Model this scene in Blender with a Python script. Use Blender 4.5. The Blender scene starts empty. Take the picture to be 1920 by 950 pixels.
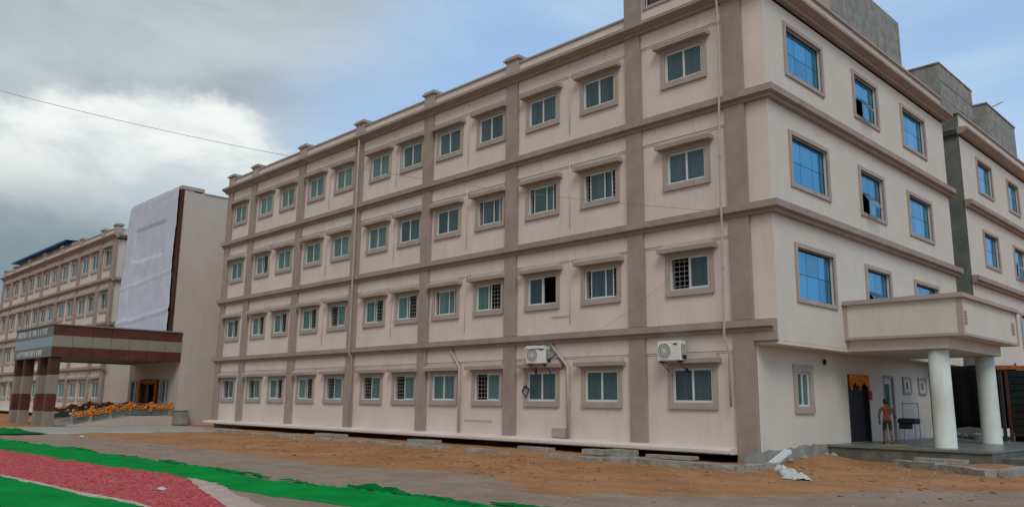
import bpy, bmesh, math, random
from mathutils import Vector, Matrix, noise
random.seed(7)
R = math.radians
scene = bpy.context.scene
COL = scene.collection

# ---------------------------------------------------------------- camera
cam_d = bpy.data.cameras.new("camera"); cam = bpy.data.objects.new("camera", cam_d); COL.objects.link(cam)
CAM = Vector((11.7596, -21.0282, 1.60))
_r = Vector((0.70183583, 0.71224964, 0.01126572)); _u = Vector((0.12271851, -0.13647265, 0.98301342)); _f = Vector((-0.70168841, 0.68853153, 0.18318761))
cam.matrix_world = Matrix(((_r.x, _u.x, -_f.x, CAM.x), (_r.y, _u.y, -_f.y, CAM.y), (_r.z, _u.z, -_f.z, CAM.z), (0, 0, 0, 1)))
cam_d.sensor_width = 36; cam_d.lens = 1498.0 * 36 / 1920; cam_d.clip_start = 0.1; cam_d.clip_end = 3000
scene.camera = cam

# ---------------------------------------------------------------- sky and sun
SUN = Vector((0.56, -0.51, 0.75)).normalized()
world = bpy.data.worlds.new("World"); scene.world = world; world.use_nodes = True
nt = world.node_tree; N = nt.nodes; L = nt.links
for n in list(N): N.remove(n)
def wn(t, **k):
    n = N.new(t)
    for a, b in k.items(): setattr(n, a, b)
    return n
def wmath(op, a, b=None, clamp=False):
    n = wn('ShaderNodeMath', operation=op); n.use_clamp = clamp
    for i, v in enumerate((a, b)):
        if v is None: continue
        if isinstance(v, (int, float)): n.inputs[i].default_value = v
        else: L.new(v, n.inputs[i])
    return n.outputs[0]
def wsmooth(v, a, b):
    n = wn('ShaderNodeMapRange', interpolation_type='SMOOTHSTEP'); L.new(v, n.inputs['Value'])
    n.inputs['From Min'].default_value = a; n.inputs['From Max'].default_value = b
    return n.outputs[0]
def wmix(f, a, b):
    n = wn('ShaderNodeMix', data_type='RGBA'); L.new(f, n.inputs['Factor'])
    for s, v in ((6, a), (7, b)):
        if isinstance(v, tuple): n.inputs[s].default_value = v
        else: L.new(v, n.inputs[s])
    return n.outputs[2]
sky = wn('ShaderNodeTexSky', sky_type='NISHITA', sun_disc=False)
sky.sun_elevation = math.asin(SUN.z); sky.sun_rotation = math.atan2(SUN.x, SUN.y)
sky.air_density = 1.0; sky.dust_density = 1.2; sky.ozone_density = 1.2
tc = wn('ShaderNodeTexCoord'); D = tc.outputs['Generated']
def wnoise(scale, detail, rough, loc=(0, 0, 0), zs=1.8, dist=0.0):
    m = wn('ShaderNodeMapping'); L.new(D, m.inputs['Vector']); m.inputs['Scale'].default_value = (1, 1, zs); m.inputs['Location'].default_value = loc
    n = wn('ShaderNodeTexNoise'); L.new(m.outputs[0], n.inputs['Vector'])
    n.inputs['Scale'].default_value = scale; n.inputs['Detail'].default_value = detail; n.inputs['Roughness'].default_value = rough; n.inputs['Distortion'].default_value = dist
    return n.outputs['Fac']
def wdot(v):
    n = wn('ShaderNodeVectorMath', operation='DOT_PRODUCT'); L.new(D, n.inputs[0]); n.inputs[1].default_value = v
    return n.outputs['Value']
n_big = wnoise(2.2, 7, 0.55, (1.3, 0.4, 2.1), 2.0, 0.3)
n_fine = wnoise(6.0, 9, 0.6, (4.2, 1.0, 0.3), 2.2, 0.2)
n_shade = wnoise(3.2, 6, 0.55, (0.2, 7.7, 5.1), 2.6, 0.4)
# a cloud bank covers the western half of the sky and thins towards the north-east
cover = wmath('ADD', wdot((-1.0, -1.1, 1.0)), wmath('MULTIPLY', wmath('SUBTRACT', n_big, 0.5), 0.34))
bank = wsmooth(wmath('ADD', cover, wmath('MULTIPLY', wmath('SUBTRACT', n_fine, 0.5), 0.20)), 0.50, 0.86)
wisps = wmath('MULTIPLY', wsmooth(wnoise(2.4, 7, 0.55, (9.1, 3.3, 1.7), 3.0, 0.4), 0.38, 0.74), 0.60)
el = wn('ShaderNodeSeparateXYZ'); L.new(D, el.inputs[0]); EZ = el.outputs['Z']
# thin high haze over the whole sky makes the blue pale
hazy = wn('ShaderNodeMix', data_type='RGBA'); hazy.inputs['Factor'].default_value = 0.62; L.new(sky.outputs[0], hazy.inputs[6]); hazy.inputs[7].default_value = (4.0, 6.0, 8.9, 1)
pale = wmix(wisps, hazy.outputs[2], (5.4, 6.6, 8.0, 1))
shade = wmath('ADD', wmath('MULTIPLY', wsmooth(n_shade, 0.30, 0.70), 0.75), wmath('MULTIPLY', wsmooth(n_fine, 0.3, 0.7), 0.25))
grey = wmix(shade, (3.0, 3.55, 3.85, 1), (5.0, 5.6, 5.85, 1))
low = wsmooth(wmath('ADD', EZ, wmath('MULTIPLY', wmath('SUBTRACT', n_fine, 0.5), 0.10)), 0.15, 0.27)
grey = wmix(low, (2.0, 2.7, 3.05, 1), grey)
base = wmix(bank, pale, grey)
# sunlit cumulus head low in the west
hx_ = wdot((0.356, 0.934, 0.0))
dx_ = wmath('POWER', wmath('ABSOLUTE', wmath('DIVIDE', wmath('ADD', hx_, 0.03), 0.20)), 2.0)
dz_ = wmath('POWER', wmath('ABSOLUTE', wmath('DIVIDE', wmath('SUBTRACT', EZ, 0.255), 0.095)), 2.0)
n_c = wnoise(9.0, 9, 0.6, (2.2, 5.0, 8.0), 1.4, 0.2)
ee = wmath('ADD', wmath('ADD', dx_, dz_), wmath('MULTIPLY', wmath('SUBTRACT', n_c, 0.5), 1.5))
cum = wsmooth(ee, 1.00, 0.52)
body = wmath('MULTIPLY', cum, wsmooth(EZ, 0.165, 0.285))
white = wmix(wsmooth(wnoise(6.0, 8, 0.6, (3.0, 2.0, 6.0), 2.0, 0.3), 0.36, 0.60), (5.6, 6.2, 6.4, 1), (8.0, 8.3, 8.1, 1))
final = wmix(body, base, white)
bg = wn('ShaderNodeBackground'); L.new(final, bg.inputs['Color']); bg.inputs['Strength'].default_value = 0.10
out = wn('ShaderNodeOutputWorld'); L.new(bg.outputs[0], out.inputs['Surface'])

sun_d = bpy.data.lights.new("sun", 'SUN'); sun = bpy.data.objects.new("sun", sun_d); COL.objects.link(sun)
sun_d.energy = 1.1; sun_d.angle = R(25); sun_d.color = (1.0, 0.93, 0.82)
sun.rotation_euler = SUN.to_track_quat('Z', 'Y').to_euler(); sun.location = (0, 0, 60)

vs = scene.view_settings
vs.view_transform = 'Standard'; vs.look = 'None'; vs.exposure = 0.18; vs.gamma = 1.0; vs.use_curve_mapping = False

# ---------------------------------------------------------------- materials
MATS = {}
def pmat(name, col, rough=0.85, var=0.10, scale=2.0, bump=0.15, bscale=40.0, metallic=0.0, spec=0.4, streak=0.0, streak_col=None, zstretch=1.0, bdist=0.01):
    m = bpy.data.materials.new(name); m.use_nodes = True
    t = m.node_tree; b = t.nodes['Principled BSDF']
    def nn(ty, **k):
        n = t.nodes.new(ty)
        for a, v in k.items(): setattr(n, a, v)
        return n
    geo = nn('ShaderNodeNewGeometry')
    def noi(sc, det=5, rough_=0.6, st=(1, 1, 1)):
        mp = nn('ShaderNodeMapping'); t.links.new(geo.outputs['Position'], mp.inputs[0]); mp.inputs['Scale'].default_value = st
        n = nn('ShaderNodeTexNoise'); t.links.new(mp.outputs[0], n.inputs['Vector'])
        n.inputs['Scale'].default_value = sc; n.inputs['Detail'].default_value = det; n.inputs['Roughness'].default_value = rough_
        return n.outputs['Fac']
    def mix(f, a, c):
        n = nn('ShaderNodeMix', data_type='RGBA'); t.links.new(f, n.inputs['Factor'])
        for s, v in ((6, a), (7, c)):
            if isinstance(v, tuple): n.inputs[s].default_value = v
            else: t.links.new(v, n.inputs[s])
        return n.outputs[2]
    lo = tuple(c * (1 - var) for c in col) + (1,); hi = tuple(min(1, c * (1 + var)) for c in col) + (1,)
    mr = nn('ShaderNodeMapRange'); t.links.new(noi(scale), mr.inputs['Value']); mr.inputs['From Min'].default_value = 0.3; mr.inputs['From Max'].default_value = 0.7
    c = mix(mr.outputs[0], lo, hi)
    if streak > 0:
        s1 = nn('ShaderNodeMapRange', interpolation_type='SMOOTHSTEP'); t.links.new(noi(1.6, 8, 0.7, (1.8, 1.8, 0.28)), s1.inputs['Value'])
        s1.inputs['From Min'].default_value = 0.50; s1.inputs['From Max'].default_value = 0.78; s1.inputs['To Max'].default_value = streak
        c = mix(s1.outputs[0], c, (streak_col or tuple(v * 0.55 for v in col)) + (1,))
        s2 = nn('ShaderNodeMapRange', interpolation_type='SMOOTHSTEP'); t.links.new(noi(1.0, 6, 0.6, (7.0, 7.0, 0.22)), s2.inputs['Value'])
        s2.inputs['From Min'].default_value = 0.56; s2.inputs['From Max'].default_value = 0.80; s2.inputs['To Max'].default_value = streak * 0.9
        c = mix(s2.outputs[0], c, tuple(v * 0.62 for v in col) + (1,))
    t.links.new(c, b.inputs['Base Color'])
    b.inputs['Roughness'].default_value = rough; b.inputs['Metallic'].default_value = metallic; b.inputs['Specular IOR Level'].default_value = spec
    if bump > 0:
        bp = nn('ShaderNodeBump'); t.links.new(noi(bscale, 6, 0.65), bp.inputs['Height']); bp.inputs['Strength'].default_value = bump; bp.inputs['Distance'].default_value = bdist
        t.links.new(bp.outputs[0], b.inputs['Normal'])
    MATS[name] = m
    return m
M = MATS
pmat('wall_paint', (0.665, 0.56, 0.51), 0.9, 0.07, 0.7, 0.25, 18, streak=0.34, streak_col=(0.42, 0.35, 0.31))
pmat('side_paint', (0.60, 0.555, 0.475), 0.9, 0.045, 0.9, 0.25, 18, streak=0.25, streak_col=(0.44, 0.39, 0.34))
pmat('trim_paint', (0.325, 0.258, 0.22), 0.88, 0.13, 1.6, 0.25, 22, streak=0.30, streak_col=(0.20, 0.165, 0.15))
pmat('trim_light', (0.385, 0.32, 0.28), 0.88, 0.08, 1.6, 0.25, 22, streak=0.20)
pmat('far_paint', (0.62, 0.54, 0.47), 0.9, 0.06, 0.7, 0.2, 12, streak=0.35, streak_col=(0.36, 0.33, 0.29))
pmat('block_paint', (0.50, 0.43, 0.36), 0.92, 0.05, 0.5, 0.2, 12, streak=0.30, streak_col=(0.36, 0.31, 0.27))
pmat('raw_cement', (0.25, 0.25, 0.225), 0.95, 0.28, 2.2, 0.6, 14, streak=0.55, streak_col=(0.10, 0.105, 0.095))
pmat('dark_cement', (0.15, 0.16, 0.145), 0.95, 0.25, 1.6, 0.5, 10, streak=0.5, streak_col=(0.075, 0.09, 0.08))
pmat('kerb_concrete', (0.29, 0.275, 0.24), 0.95, 0.30, 5.0, 0.8, 25, streak=0.0, bdist=0.02)
pmat('path_concrete', (0.33, 0.32, 0.28), 0.95, 0.14, 0.9, 0.4, 25)
pmat('moss_granite', (0.125, 0.125, 0.105), 0.8, 0.35, 2.5, 0.4, 20, streak=0.5, streak_col=(0.06, 0.07, 0.05))
pmat('veranda_tile', (0.17, 0.175, 0.16), 0.35, 0.2, 3.0, 0.1, 20)
pmat('upvc_white', (0.60, 0.63, 0.62), 0.45, 0.04, 4, 0.0)
pmat('pipe_white', (0.43, 0.375, 0.33), 0.5, 0.10, 3, 0.0, streak=0.3)
pmat('column_paint', (0.60, 0.65, 0.59), 0.7, 0.08, 1.6, 0.25, 25, streak=0.5, streak_col=(0.44, 0.47, 0.42))
pmat('grille_metal', (0.20, 0.19, 0.19), 0.6, 0.1, 5, 0.0)
pmat('dark_joint', (0.012, 0.014, 0.016), 0.7, 0.1, 5, 0.0)
pmat('ac_white', (0.66, 0.66, 0.62), 0.5, 0.05, 4, 0.0, streak=0.2)
pmat('ac_grey', (0.17, 0.17, 0.165), 0.6, 0.1, 5, 0.0)
pmat('ac_logo', (0.035, 0.045, 0.10), 0.4, 0.05, 5, 0.0)
pmat('black_rubber', (0.018, 0.018, 0.02), 0.7, 0.1, 5, 0.0)
pmat('brown_panel', (0.105, 0.034, 0.020), 0.5, 0.22, 1.3, 0.05, 10, spec=0.25)
pmat('dull_brown', (0.070, 0.030, 0.022), 0.6, 0.22, 1.3, 0.05, 10, spec=0.2)
pmat('beige_panel', (0.25, 0.215, 0.17), 0.6, 0.08, 1.2, 0.05, 10)
pmat('grey_panel', (0.15, 0.16, 0.15), 0.55, 0.08, 1.2, 0.0)
pmat('blue_grey_panel', (0.245, 0.31, 0.37), 0.4, 0.06, 1.2, 0.0)
pmat('white_letter', (0.50, 0.53, 0.53), 0.5, 0.03, 3, 0.0)
pmat('white_cloth', (0.54, 0.56, 0.64), 0.9, 0.09, 1.0, 0.5, 9, bdist=0.05)
pmat('blue_sheet', (0.02, 0.11, 0.40), 0.4, 0.15, 1.5, 0.0)
pmat('shed_wall', (0.34, 0.31, 0.26), 0.9, 0.12, 0.8, 0.3, 10, streak=0.3)
pmat('marigold', (0.62, 0.20, 0.015), 0.8, 0.45, 7.0, 0.0)
pmat('marigold_red', (0.50, 0.12, 0.012), 0.8, 0.45, 7.0, 0.0)
pmat('wood_door', (0.085, 0.030, 0.016), 0.5, 0.3, 3.0, 0.1, 20)
pmat('dark_door', (0.012, 0.009, 0.008), 0.6, 0.3, 3.0, 0.0)
pmat('steel_rail', (0.45, 0.45, 0.44), 0.3, 0.1, 4, 0.0, metallic=0.7)
pmat('glass_teal_panel', (0.10, 0.15, 0.15), 0.15, 0.1, 1, 0.0, spec=0.6)
pmat('orange_beam', (0.38, 0.105, 0.02), 0.6, 0.35, 4.0, 0.1, 20)
pmat('slat_teal', (0.018, 0.032, 0.033), 0.55, 0.3, 2.0, 0.1, 10)
pmat('slat_brown', (0.026, 0.024, 0.018), 0.6, 0.3, 2.0, 0.1, 10)
pmat('black_sheet', (0.0045, 0.0045, 0.0055), 0.85, 0.2, 2.0, 0.2, 6, spec=0.15)
pmat('soil', (0.33, 0.152, 0.066), 0.97, 0.25, 1.8, 0.9, 12, bdist=0.04)
pmat('plastic_white', (0.50, 0.50, 0.48), 0.6, 0.10, 8, 0.5, 15, bdist=0.03)
pmat('cloth_green', (0.002, 0.225, 0.038), 0.95, 0.22, 1.1, 0.5, 90, bdist=0.008, spec=0.05, streak=0.38, streak_col=(0.030, 0.150, 0.045))
pmat('cloth_green_dark', (0.003, 0.150, 0.032), 0.95, 0.30, 2.4, 0.4, 130, bdist=0.004, spec=0.05)
pmat('cloth_beige', (0.44, 0.33, 0.28), 0.92, 0.16, 2.5, 0.5, 60, bdist=0.01)
pmat('cloth_hem', (0.50, 0.42, 0.38), 0.9, 0.15, 5, 0.0)
pmat('skin', (0.16, 0.075, 0.045), 0.6, 0.08, 8, 0.0)
pmat('rust_cloth', (0.165, 0.042, 0.02), 0.9, 0.25, 9, 0.2, 60)
pmat('brown_cloth', (0.030, 0.016, 0.012), 0.9, 0.2, 9, 0.0)
pmat('hair', (0.008, 0.007, 0.007), 0.5, 0.1, 30, 0.0)
pmat('yellow_mat', (0.46, 0.27, 0.05), 0.9, 0.15, 9, 0.0)
pmat('picture_white', (0.55, 0.55, 0.52), 0.5, 0.05, 9, 0.0)
pmat('red_plate', (0.33, 0.035, 0.02), 0.5, 0.1, 9, 0.0)

def glass(name, col, rough, metallic, spec, streak=0.0, uneven=0.02):
    m = bpy.data.materials.new(name); m.use_nodes = True; t = m.node_tree; b = t.nodes['Principled BSDF']
    geo = t.nodes.new('ShaderNodeNewGeometry'); inf = t.nodes.new('ShaderNodeObjectInfo')
    mp = t.nodes.new('ShaderNodeMapping'); t.links.new(geo.outputs['Position'], mp.inputs[0]); mp.inputs['Scale'].default_value = (9, 9, 0.35)
    n = t.nodes.new('ShaderNodeTexNoise'); t.links.new(mp.outputs[0], n.inputs['Vector']); n.inputs['Scale'].default_value = 1.0; n.inputs['Detail'].default_value = 3
    a = t.nodes.new('ShaderNodeMath'); a.operation = 'MULTIPLY_ADD'; t.links.new(inf.outputs['Random'], a.inputs[0]); a.inputs[1].default_value = 0.45; 
    s = t.nodes.new('ShaderNodeMath'); s.operation = 'MULTIPLY'; t.links.new(n.outputs['Fac'], s.inputs[0]); s.inputs[1].default_value = streak
    t.links.new(s.outputs[0], a.inputs[2])
    mx = t.nodes.new('ShaderNodeMix'); mx.data_type = 'RGBA'; t.links.new(a.outputs[0], mx.inputs['Factor'])
    mx.inputs[6].default_value = tuple(c * 0.72 for c in col) + (1,); mx.inputs[7].default_value = tuple(min(1, c * 1.45) for c in col) + (1,)
    t.links.new(mx.outputs[2], b.inputs['Base Color'])
    b.inputs['Roughness'].default_value = rough; b.inputs['Metallic'].default_value = metallic; b.inputs['Specular IOR Level'].default_value = spec
    w = t.nodes.new('ShaderNodeTexNoise'); t.links.new(geo.outputs['Position'], w.inputs['Vector']); w.inputs['Scale'].default_value = 1.3
    bp = t.nodes.new('ShaderNodeBump'); t.links.new(w.outputs['Fac'], bp.inputs['Height']); bp.inputs['Strength'].default_value = 0.25; bp.inputs['Distance'].default_value = uneven
    t.links.new(bp.outputs[0], b.inputs['Normal']); MATS[name] = m
def coated_glass(name, col):
    """tinted sliding panes: a coated teal surface, partly see-through to the curtain behind"""
    m = bpy.data.materials.new(name); m.use_nodes = True; t = m.node_tree; b = t.nodes['Principled BSDF']; o = t.nodes['Material Output']
    geo = t.nodes.new('ShaderNodeNewGeometry'); inf = t.nodes.new('ShaderNodeObjectInfo')
    mp = t.nodes.new('ShaderNodeMapping'); t.links.new(geo.outputs['Position'], mp.inputs[0]); mp.inputs['Scale'].default_value = (7, 7, 0.30)
    n = t.nodes.new('ShaderNodeTexNoise'); t.links.new(mp.outputs[0], n.inputs['Vector']); n.inputs['Scale'].default_value = 1.0; n.inputs['Detail'].default_value = 4
    a = t.nodes.new('ShaderNodeMath'); a.operation = 'MULTIPLY_ADD'; t.links.new(inf.outputs['Random'], a.inputs[0]); a.inputs[1].default_value = 0.55
    s_ = t.nodes.new('ShaderNodeMapRange'); t.links.new(n.outputs['Fac'], s_.inputs['Value']); s_.inputs['From Min'].default_value = 0.35; s_.inputs['From Max'].default_value = 0.65; s_.inputs['To Max'].default_value = 0.45
    t.links.new(s_.outputs[0], a.inputs[2])
    mx = t.nodes.new('ShaderNodeMix'); mx.data_type = 'RGBA'; t.links.new(a.outputs[0], mx.inputs['Factor'])
    mx.inputs[6].default_value = tuple(c * 0.62 for c in col) + (1,); mx.inputs[7].default_value = tuple(c * 1.5 for c in col) + (1,)
    t.links.new(mx.outputs[2], b.inputs['Base Color']); b.inputs['Roughness'].default_value = 0.12; b.inputs['Specular IOR Level'].default_value = 0.5
    tr = t.nodes.new('ShaderNodeBsdfTransparent'); ms = t.nodes.new('ShaderNodeMixShader'); ms.inputs[0].default_value = 0.72
    t.links.new(tr.outputs[0], ms.inputs[1]); t.links.new(b.outputs[0], ms.inputs[2]); t.links.new(ms.outputs[0], o.inputs['Surface'])
    MATS[name] = m
coated_glass('glass_teal', (0.058, 0.105, 0.118)); coated_glass('glass_green', (0.098, 0.192, 0.180))
pmat('curtain_green', (0.19, 0.33, 0.31), 0.95, 0.15, 3, 0.0); pmat('curtain_grey', (0.13, 0.20, 0.215), 0.95, 0.15, 3, 0.0); pmat('curtain_pale', (0.46, 0.52, 0.49), 0.95, 0.1, 3, 0.0)
glass('glass_blue', (0.05, 0.31, 0.53), 0.10, 0.60, 0.5, 0.1, 0.03)
glass('glass_night', (0.02, 0.03, 0.06), 0.07, 0.0, 0.6, 0.2)

# red carpet: printed floral rug with faded pink patches
def carpet_mat():
    m = bpy.data.materials.new('cloth_red'); m.use_nodes = True; t = m.node_tree; b = t.nodes['Principled BSDF']
    geo = t.nodes.new('ShaderNodeNewGeometry')
    def noi(sc, det=4):
        n = t.nodes.new('ShaderNodeTexNoise'); t.links.new(geo.outputs['Position'], n.inputs['Vector']); n.inputs['Scale'].default_value = sc; n.inputs['Detail'].default_value = det; return n.outputs['Fac']
    v = t.nodes.new('ShaderNodeTexVoronoi'); t.links.new(geo.outputs['Position'], v.inputs['Vector']); v.inputs['Scale'].default_value = 7.0
    def rng(f, a, c):
        n = t.nodes.new('ShaderNodeMapRange'); t.links.new(f, n.inputs['Value']); n.inputs['From Min'].default_value = a; n.inputs['From Max'].default_value = c; return n.outputs[0]
    def mix(f, a, c):
        n = t.nodes.new('ShaderNodeMix'); n.data_type = 'RGBA'; t.links.new(f, n.inputs['Factor'])
        for s, vv in ((6, a), (7, c)):
            if isinstance(vv, tuple): n.inputs[s].default_value = vv
            else: t.links.new(vv, n.inputs[s])
        return n.outputs[2]
    c1 = mix(rng(noi(0.7), 0.35, 0.65), (0.50, 0.045, 0.048, 1), (0.60, 0.070, 0.100, 1))
    c2 = mix(rng(v.outputs['Distance'], 0.25, 0.6), c1, (0.56, 0.15, 0.14, 1))
    c3 = mix(rng(noi(26, 3), 0.42, 0.68), c2, (0.20, 0.016, 0.020, 1))
    t.links.new(c3, b.inputs['Base Color']); b.inputs['Roughness'].default_value = 0.95; b.inputs['Specular IOR Level'].default_value = 0.05
    bp = t.nodes.new('ShaderNodeBump'); t.links.new(noi(60), bp.inputs['Height']); bp.inputs['Strength'].default_value = 0.5; bp.inputs['Distance'].default_value = 0.01
    t.links.new(bp.outputs[0], b.inputs['Normal']); MATS['cloth_red'] = m
carpet_mat()

def ground_mat():
    m = bpy.data.materials.new('ground_earth'); m.use_nodes = True; t = m.node_tree; b = t.nodes['Principled BSDF']
    geo = t.nodes.new('ShaderNodeNewGeometry'); at = t.nodes.new('ShaderNodeAttribute'); at.attribute_name = 'gravel'
    def noi(sc, det=6, st=(1, 1, 1)):
        mp = t.nodes.new('ShaderNodeMapping'); t.links.new(geo.outputs['Position'], mp.inputs[0]); mp.inputs['Scale'].default_value = st
        n = t.nodes.new('ShaderNodeTexNoise'); t.links.new(mp.outputs[0], n.inputs['Vector']); n.inputs['Scale'].default_value = sc; n.inputs['Detail'].default_value = det; n.inputs['Roughness'].default_value = 0.65; return n.outputs['Fac']
    def rng(f, a, c, lo=0, hi=1):
        n = t.nodes.new('ShaderNodeMapRange'); n.interpolation_type = 'SMOOTHSTEP'; t.links.new(f, n.inputs['Value']); n.inputs['From Min'].default_value = a; n.inputs['From Max'].default_value = c; n.inputs['To Min'].default_value = lo; n.inputs['To Max'].default_value = hi; return n.outputs[0]
    def mix(f, a, c):
        n = t.nodes.new('ShaderNodeMix'); n.data_type = 'RGBA'; t.links.new(f, n.inputs['Factor'])
        for s, vv in ((6, a), (7, c)):
            if isinstance(vv, tuple): n.inputs[s].default_value = vv
            else: t.links.new(vv, n.inputs[s])
        return n.outputs[2]
    def mth(op, a, c):
        n = t.nodes.new('ShaderNodeMath'); n.operation = op
        for i, vv in enumerate((a, c)):
            if isinstance(vv, (int, float)): n.inputs[i].default_value = vv
            else: t.links.new(vv, n.inputs[i])
        return n.outputs[0]
    dirt = mix(rng(noi(0.5), 0.35, 0.65), (0.35, 0.158, 0.060, 1), (0.48, 0.228, 0.092, 1))
    dirt = mix(rng(noi(1.6, 6, (0.35, 1.6, 1)), 0.48, 0.75), dirt, (0.32, 0.185, 0.105, 1))
    grav = mix(rng(noi(0.9), 0.35, 0.65), (0.30, 0.215, 0.155, 1), (0.36, 0.275, 0.205, 1))
    grav = mix(rng(noi(0.35), 0.50, 0.72), grav, (0.30, 0.185, 0.115, 1))
    k = mth('ADD', at.outputs['Fac'], mth('MULTIPLY', mth('SUBTRACT', noi(1.1, 8), 0.5), 1.35))
    c = mix(rng(k, 0.30, 0.72), dirt, grav)
    c = mix(rng(noi(0.9, 7, (0.16, 1.5, 1)), 0.52, 0.74, 0, 0.5), c, (0.24, 0.12, 0.06, 1))
    c = mix(rng(noi(4.5, 6), 0.54, 0.76, 0, 0.45), c, (0.22, 0.125, 0.070, 1))
    c = mix(rng(noi(3.1, 7), 0.58, 0.76, 0, 0.5), c, (0.47, 0.30, 0.17, 1))
    c = mix(rng(noi(30, 3), 0.56, 0.78, 0, 0.5), c, (0.14, 0.085, 0.05, 1))
    c = mix(rng(noi(55, 2), 0.66, 0.78, 0, 0.6), c, (0.40, 0.34, 0.27, 1))
    t.links.new(c, b.inputs['Base Color']); b.inputs['Roughness'].default_value = 0.97; b.inputs['Specular IOR Level'].default_value = 0.2
    bp = t.nodes.new('ShaderNodeBump'); t.links.new(mth('ADD', noi(9, 9), mth('MULTIPLY', noi(1.2, 6, (0.2, 1.6, 1)), 2.0)), bp.inputs['Height']); bp.inputs['Strength'].default_value = 1.0; bp.inputs['Distance'].default_value = 0.07
    t.links.new(bp.outputs[0], b.inputs['Normal']); MATS['ground_earth'] = m
ground_mat()

# ---------------------------------------------------------------- mesh helpers
class MB:
    def __init__(s): s.v = []; s.f = []
    def add(s, vs, fs):
        o = len(s.v); s.v += [tuple(p) for p in vs]; s.f += [tuple(i + o for i in f) for f in fs]; return s
    def box(s, x0, x1, y0, y1, z0, z1):
        return s.add([(x0, y0, z0), (x1, y0, z0), (x1, y1, z0), (x0, y1, z0), (x0, y0, z1), (x1, y0, z1), (x1, y1, z1), (x0, y1, z1)],
                     [(3, 2, 1, 0), (4, 5, 6, 7), (0, 1, 5, 4), (1, 2, 6, 5), (2, 3, 7, 6), (3, 0, 4, 7)])
    def cbox(s, x0, x1, y0, y1, z0, z1, c=0.02):
        bm = bmesh.new(); bmesh.ops.create_cube(bm, size=1.0)
        for v in bm.verts: v.co = Vector(((x0 + x1) / 2 + v.co.x * (x1 - x0), (y0 + y1) / 2 + v.co.y * (y1 - y0), (z0 + z1) / 2 + v.co.z * (z1 - z0)))
        bmesh.ops.bevel(bm, geom=list(bm.edges), offset=c, segments=1, affect='EDGES', profile=0.5)
        bm.verts.ensure_lookup_table()
        s.add([v.co for v in bm.verts], [[v.index for v in f.verts] for f in bm.faces]); bm.free(); return s
    def quad(s, a, b, c, d): return s.add([a, b, c, d], [(0, 1, 2, 3)])
    def mitre(s, prof, axis, a, b, sa=0.0, sb=0.0, ref=0.0):
        """like extrude, but each profile point's run is lengthened by its distance from ref (a mitred corner)"""
        n = len(prof)
        def P(t, p, q): return (t, p, q) if axis == 'x' else (p, t, q)
        vs = [P(a + sa * abs(p - ref), p, q) for p, q in prof] + [P(b + sb * abs(p - ref), p, q) for p, q in prof]
        fs = [(i, (i + 1) % n, (i + 1) % n + n, i + n) for i in range(n)] + [tuple(range(n)), tuple(range(2 * n - 1, n - 1, -1))]
        return s.add(vs, fs)
    def extrude(s, prof, axis, a, b, ia=0.0, ib=0.0):
        """profile points (p,q) run along axis 'x' (p=y,q=z) or 'y' (p=x,q=z)"""
        n = len(prof)
        def P(t, p, q): return (t, p, q) if axis == 'x' else (p, t, q)
        vs = [P(a, p, q) for p, q in prof] + [P(b, p, q) for p, q in prof]
        fs = [(i, (i + 1) % n, (i + 1) % n + n, i + n) for i in range(n)] + [tuple(range(n)), tuple(range(2 * n - 1, n - 1, -1))]
        return s.add(vs, fs)
    def tube(s, pts, r, n=8, caps=True):
        pts = [Vector(p) for p in pts]; rings = []
        for i, p in enumerate(pts):
            d = (pts[min(i + 1, len(pts) - 1)] - pts[max(i - 1, 0)]).normalized()
            a = d.orthogonal().normalized() if i == 0 else (pa - d * pa.dot(d)).normalized()
            pa = a; b = d.cross(a); rr = r[i] if isinstance(r, (list, tuple)) else r
            rings.append([p + (a * math.cos(2 * math.pi * k / n) + b * math.sin(2 * math.pi * k / n)) * rr for k in range(n)])
        vs = [q for ring in rings for q in ring]
        fs = [(i * n + k, i * n + (k + 1) % n, (i + 1) * n + (k + 1) % n, (i + 1) * n + k) for i in range(len(pts) - 1) for k in range(n)]
        if caps: fs += [tuple(range(n - 1, -1, -1)), tuple(range((len(pts) - 1) * n, len(pts) * n))]
        return s.add(vs, fs)
    def lathe(s, c, prof, n=24):
        vs = [(c[0] + r * math.cos(2 * math.pi * k / n), c[1] + r * math.sin(2 * math.pi * k / n), c[2] + z) for r, z in prof for k in range(n)]
        fs = [(i * n + k, i * n + (k + 1) % n, (i + 1) * n + (k + 1) % n, (i + 1) * n + k) for i in range(len(prof) - 1) for k in range(n)]
        fs += [tuple(range(n - 1, -1, -1)), tuple(range((len(prof) - 1) * n, len(prof) * n))]
        return s.add(vs, fs)
    def blob(s, c, r, jit=0.15):
        t = (1 + 5 ** 0.5) / 2
        vs = [(-1, t, 0), (1, t, 0), (-1, -t, 0), (1, -t, 0), (0, -1, t), (0, 1, t), (0, -1, -t), (0, 1, -t), (t, 0, -1), (t, 0, 1), (-t, 0, -1), (-t, 0, 1)]
        fs = [(0, 11, 5), (0, 5, 1), (0, 1, 7), (0, 7, 10), (0, 10, 11), (1, 5, 9), (5, 11, 4), (11, 10, 2), (10, 7, 6), (7, 1, 8), (3, 9, 4), (3, 4, 2), (3, 2, 6), (3, 6, 8), (3, 8, 9), (4, 9, 5), (2, 4, 11), (6, 2, 10), (8, 6, 7), (9, 8, 1)]
        rr = (r, r, r) if isinstance(r, (int, float)) else r
        out_ = []
        for p in vs:
            q = Vector(p).normalized() * (1 + random.uniform(-jit, jit)); out_.append((c[0] + q.x * rr[0], c[1] + q.y * rr[1], c[2] + q.z * rr[2]))
        return s.add(out_, fs)
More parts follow.
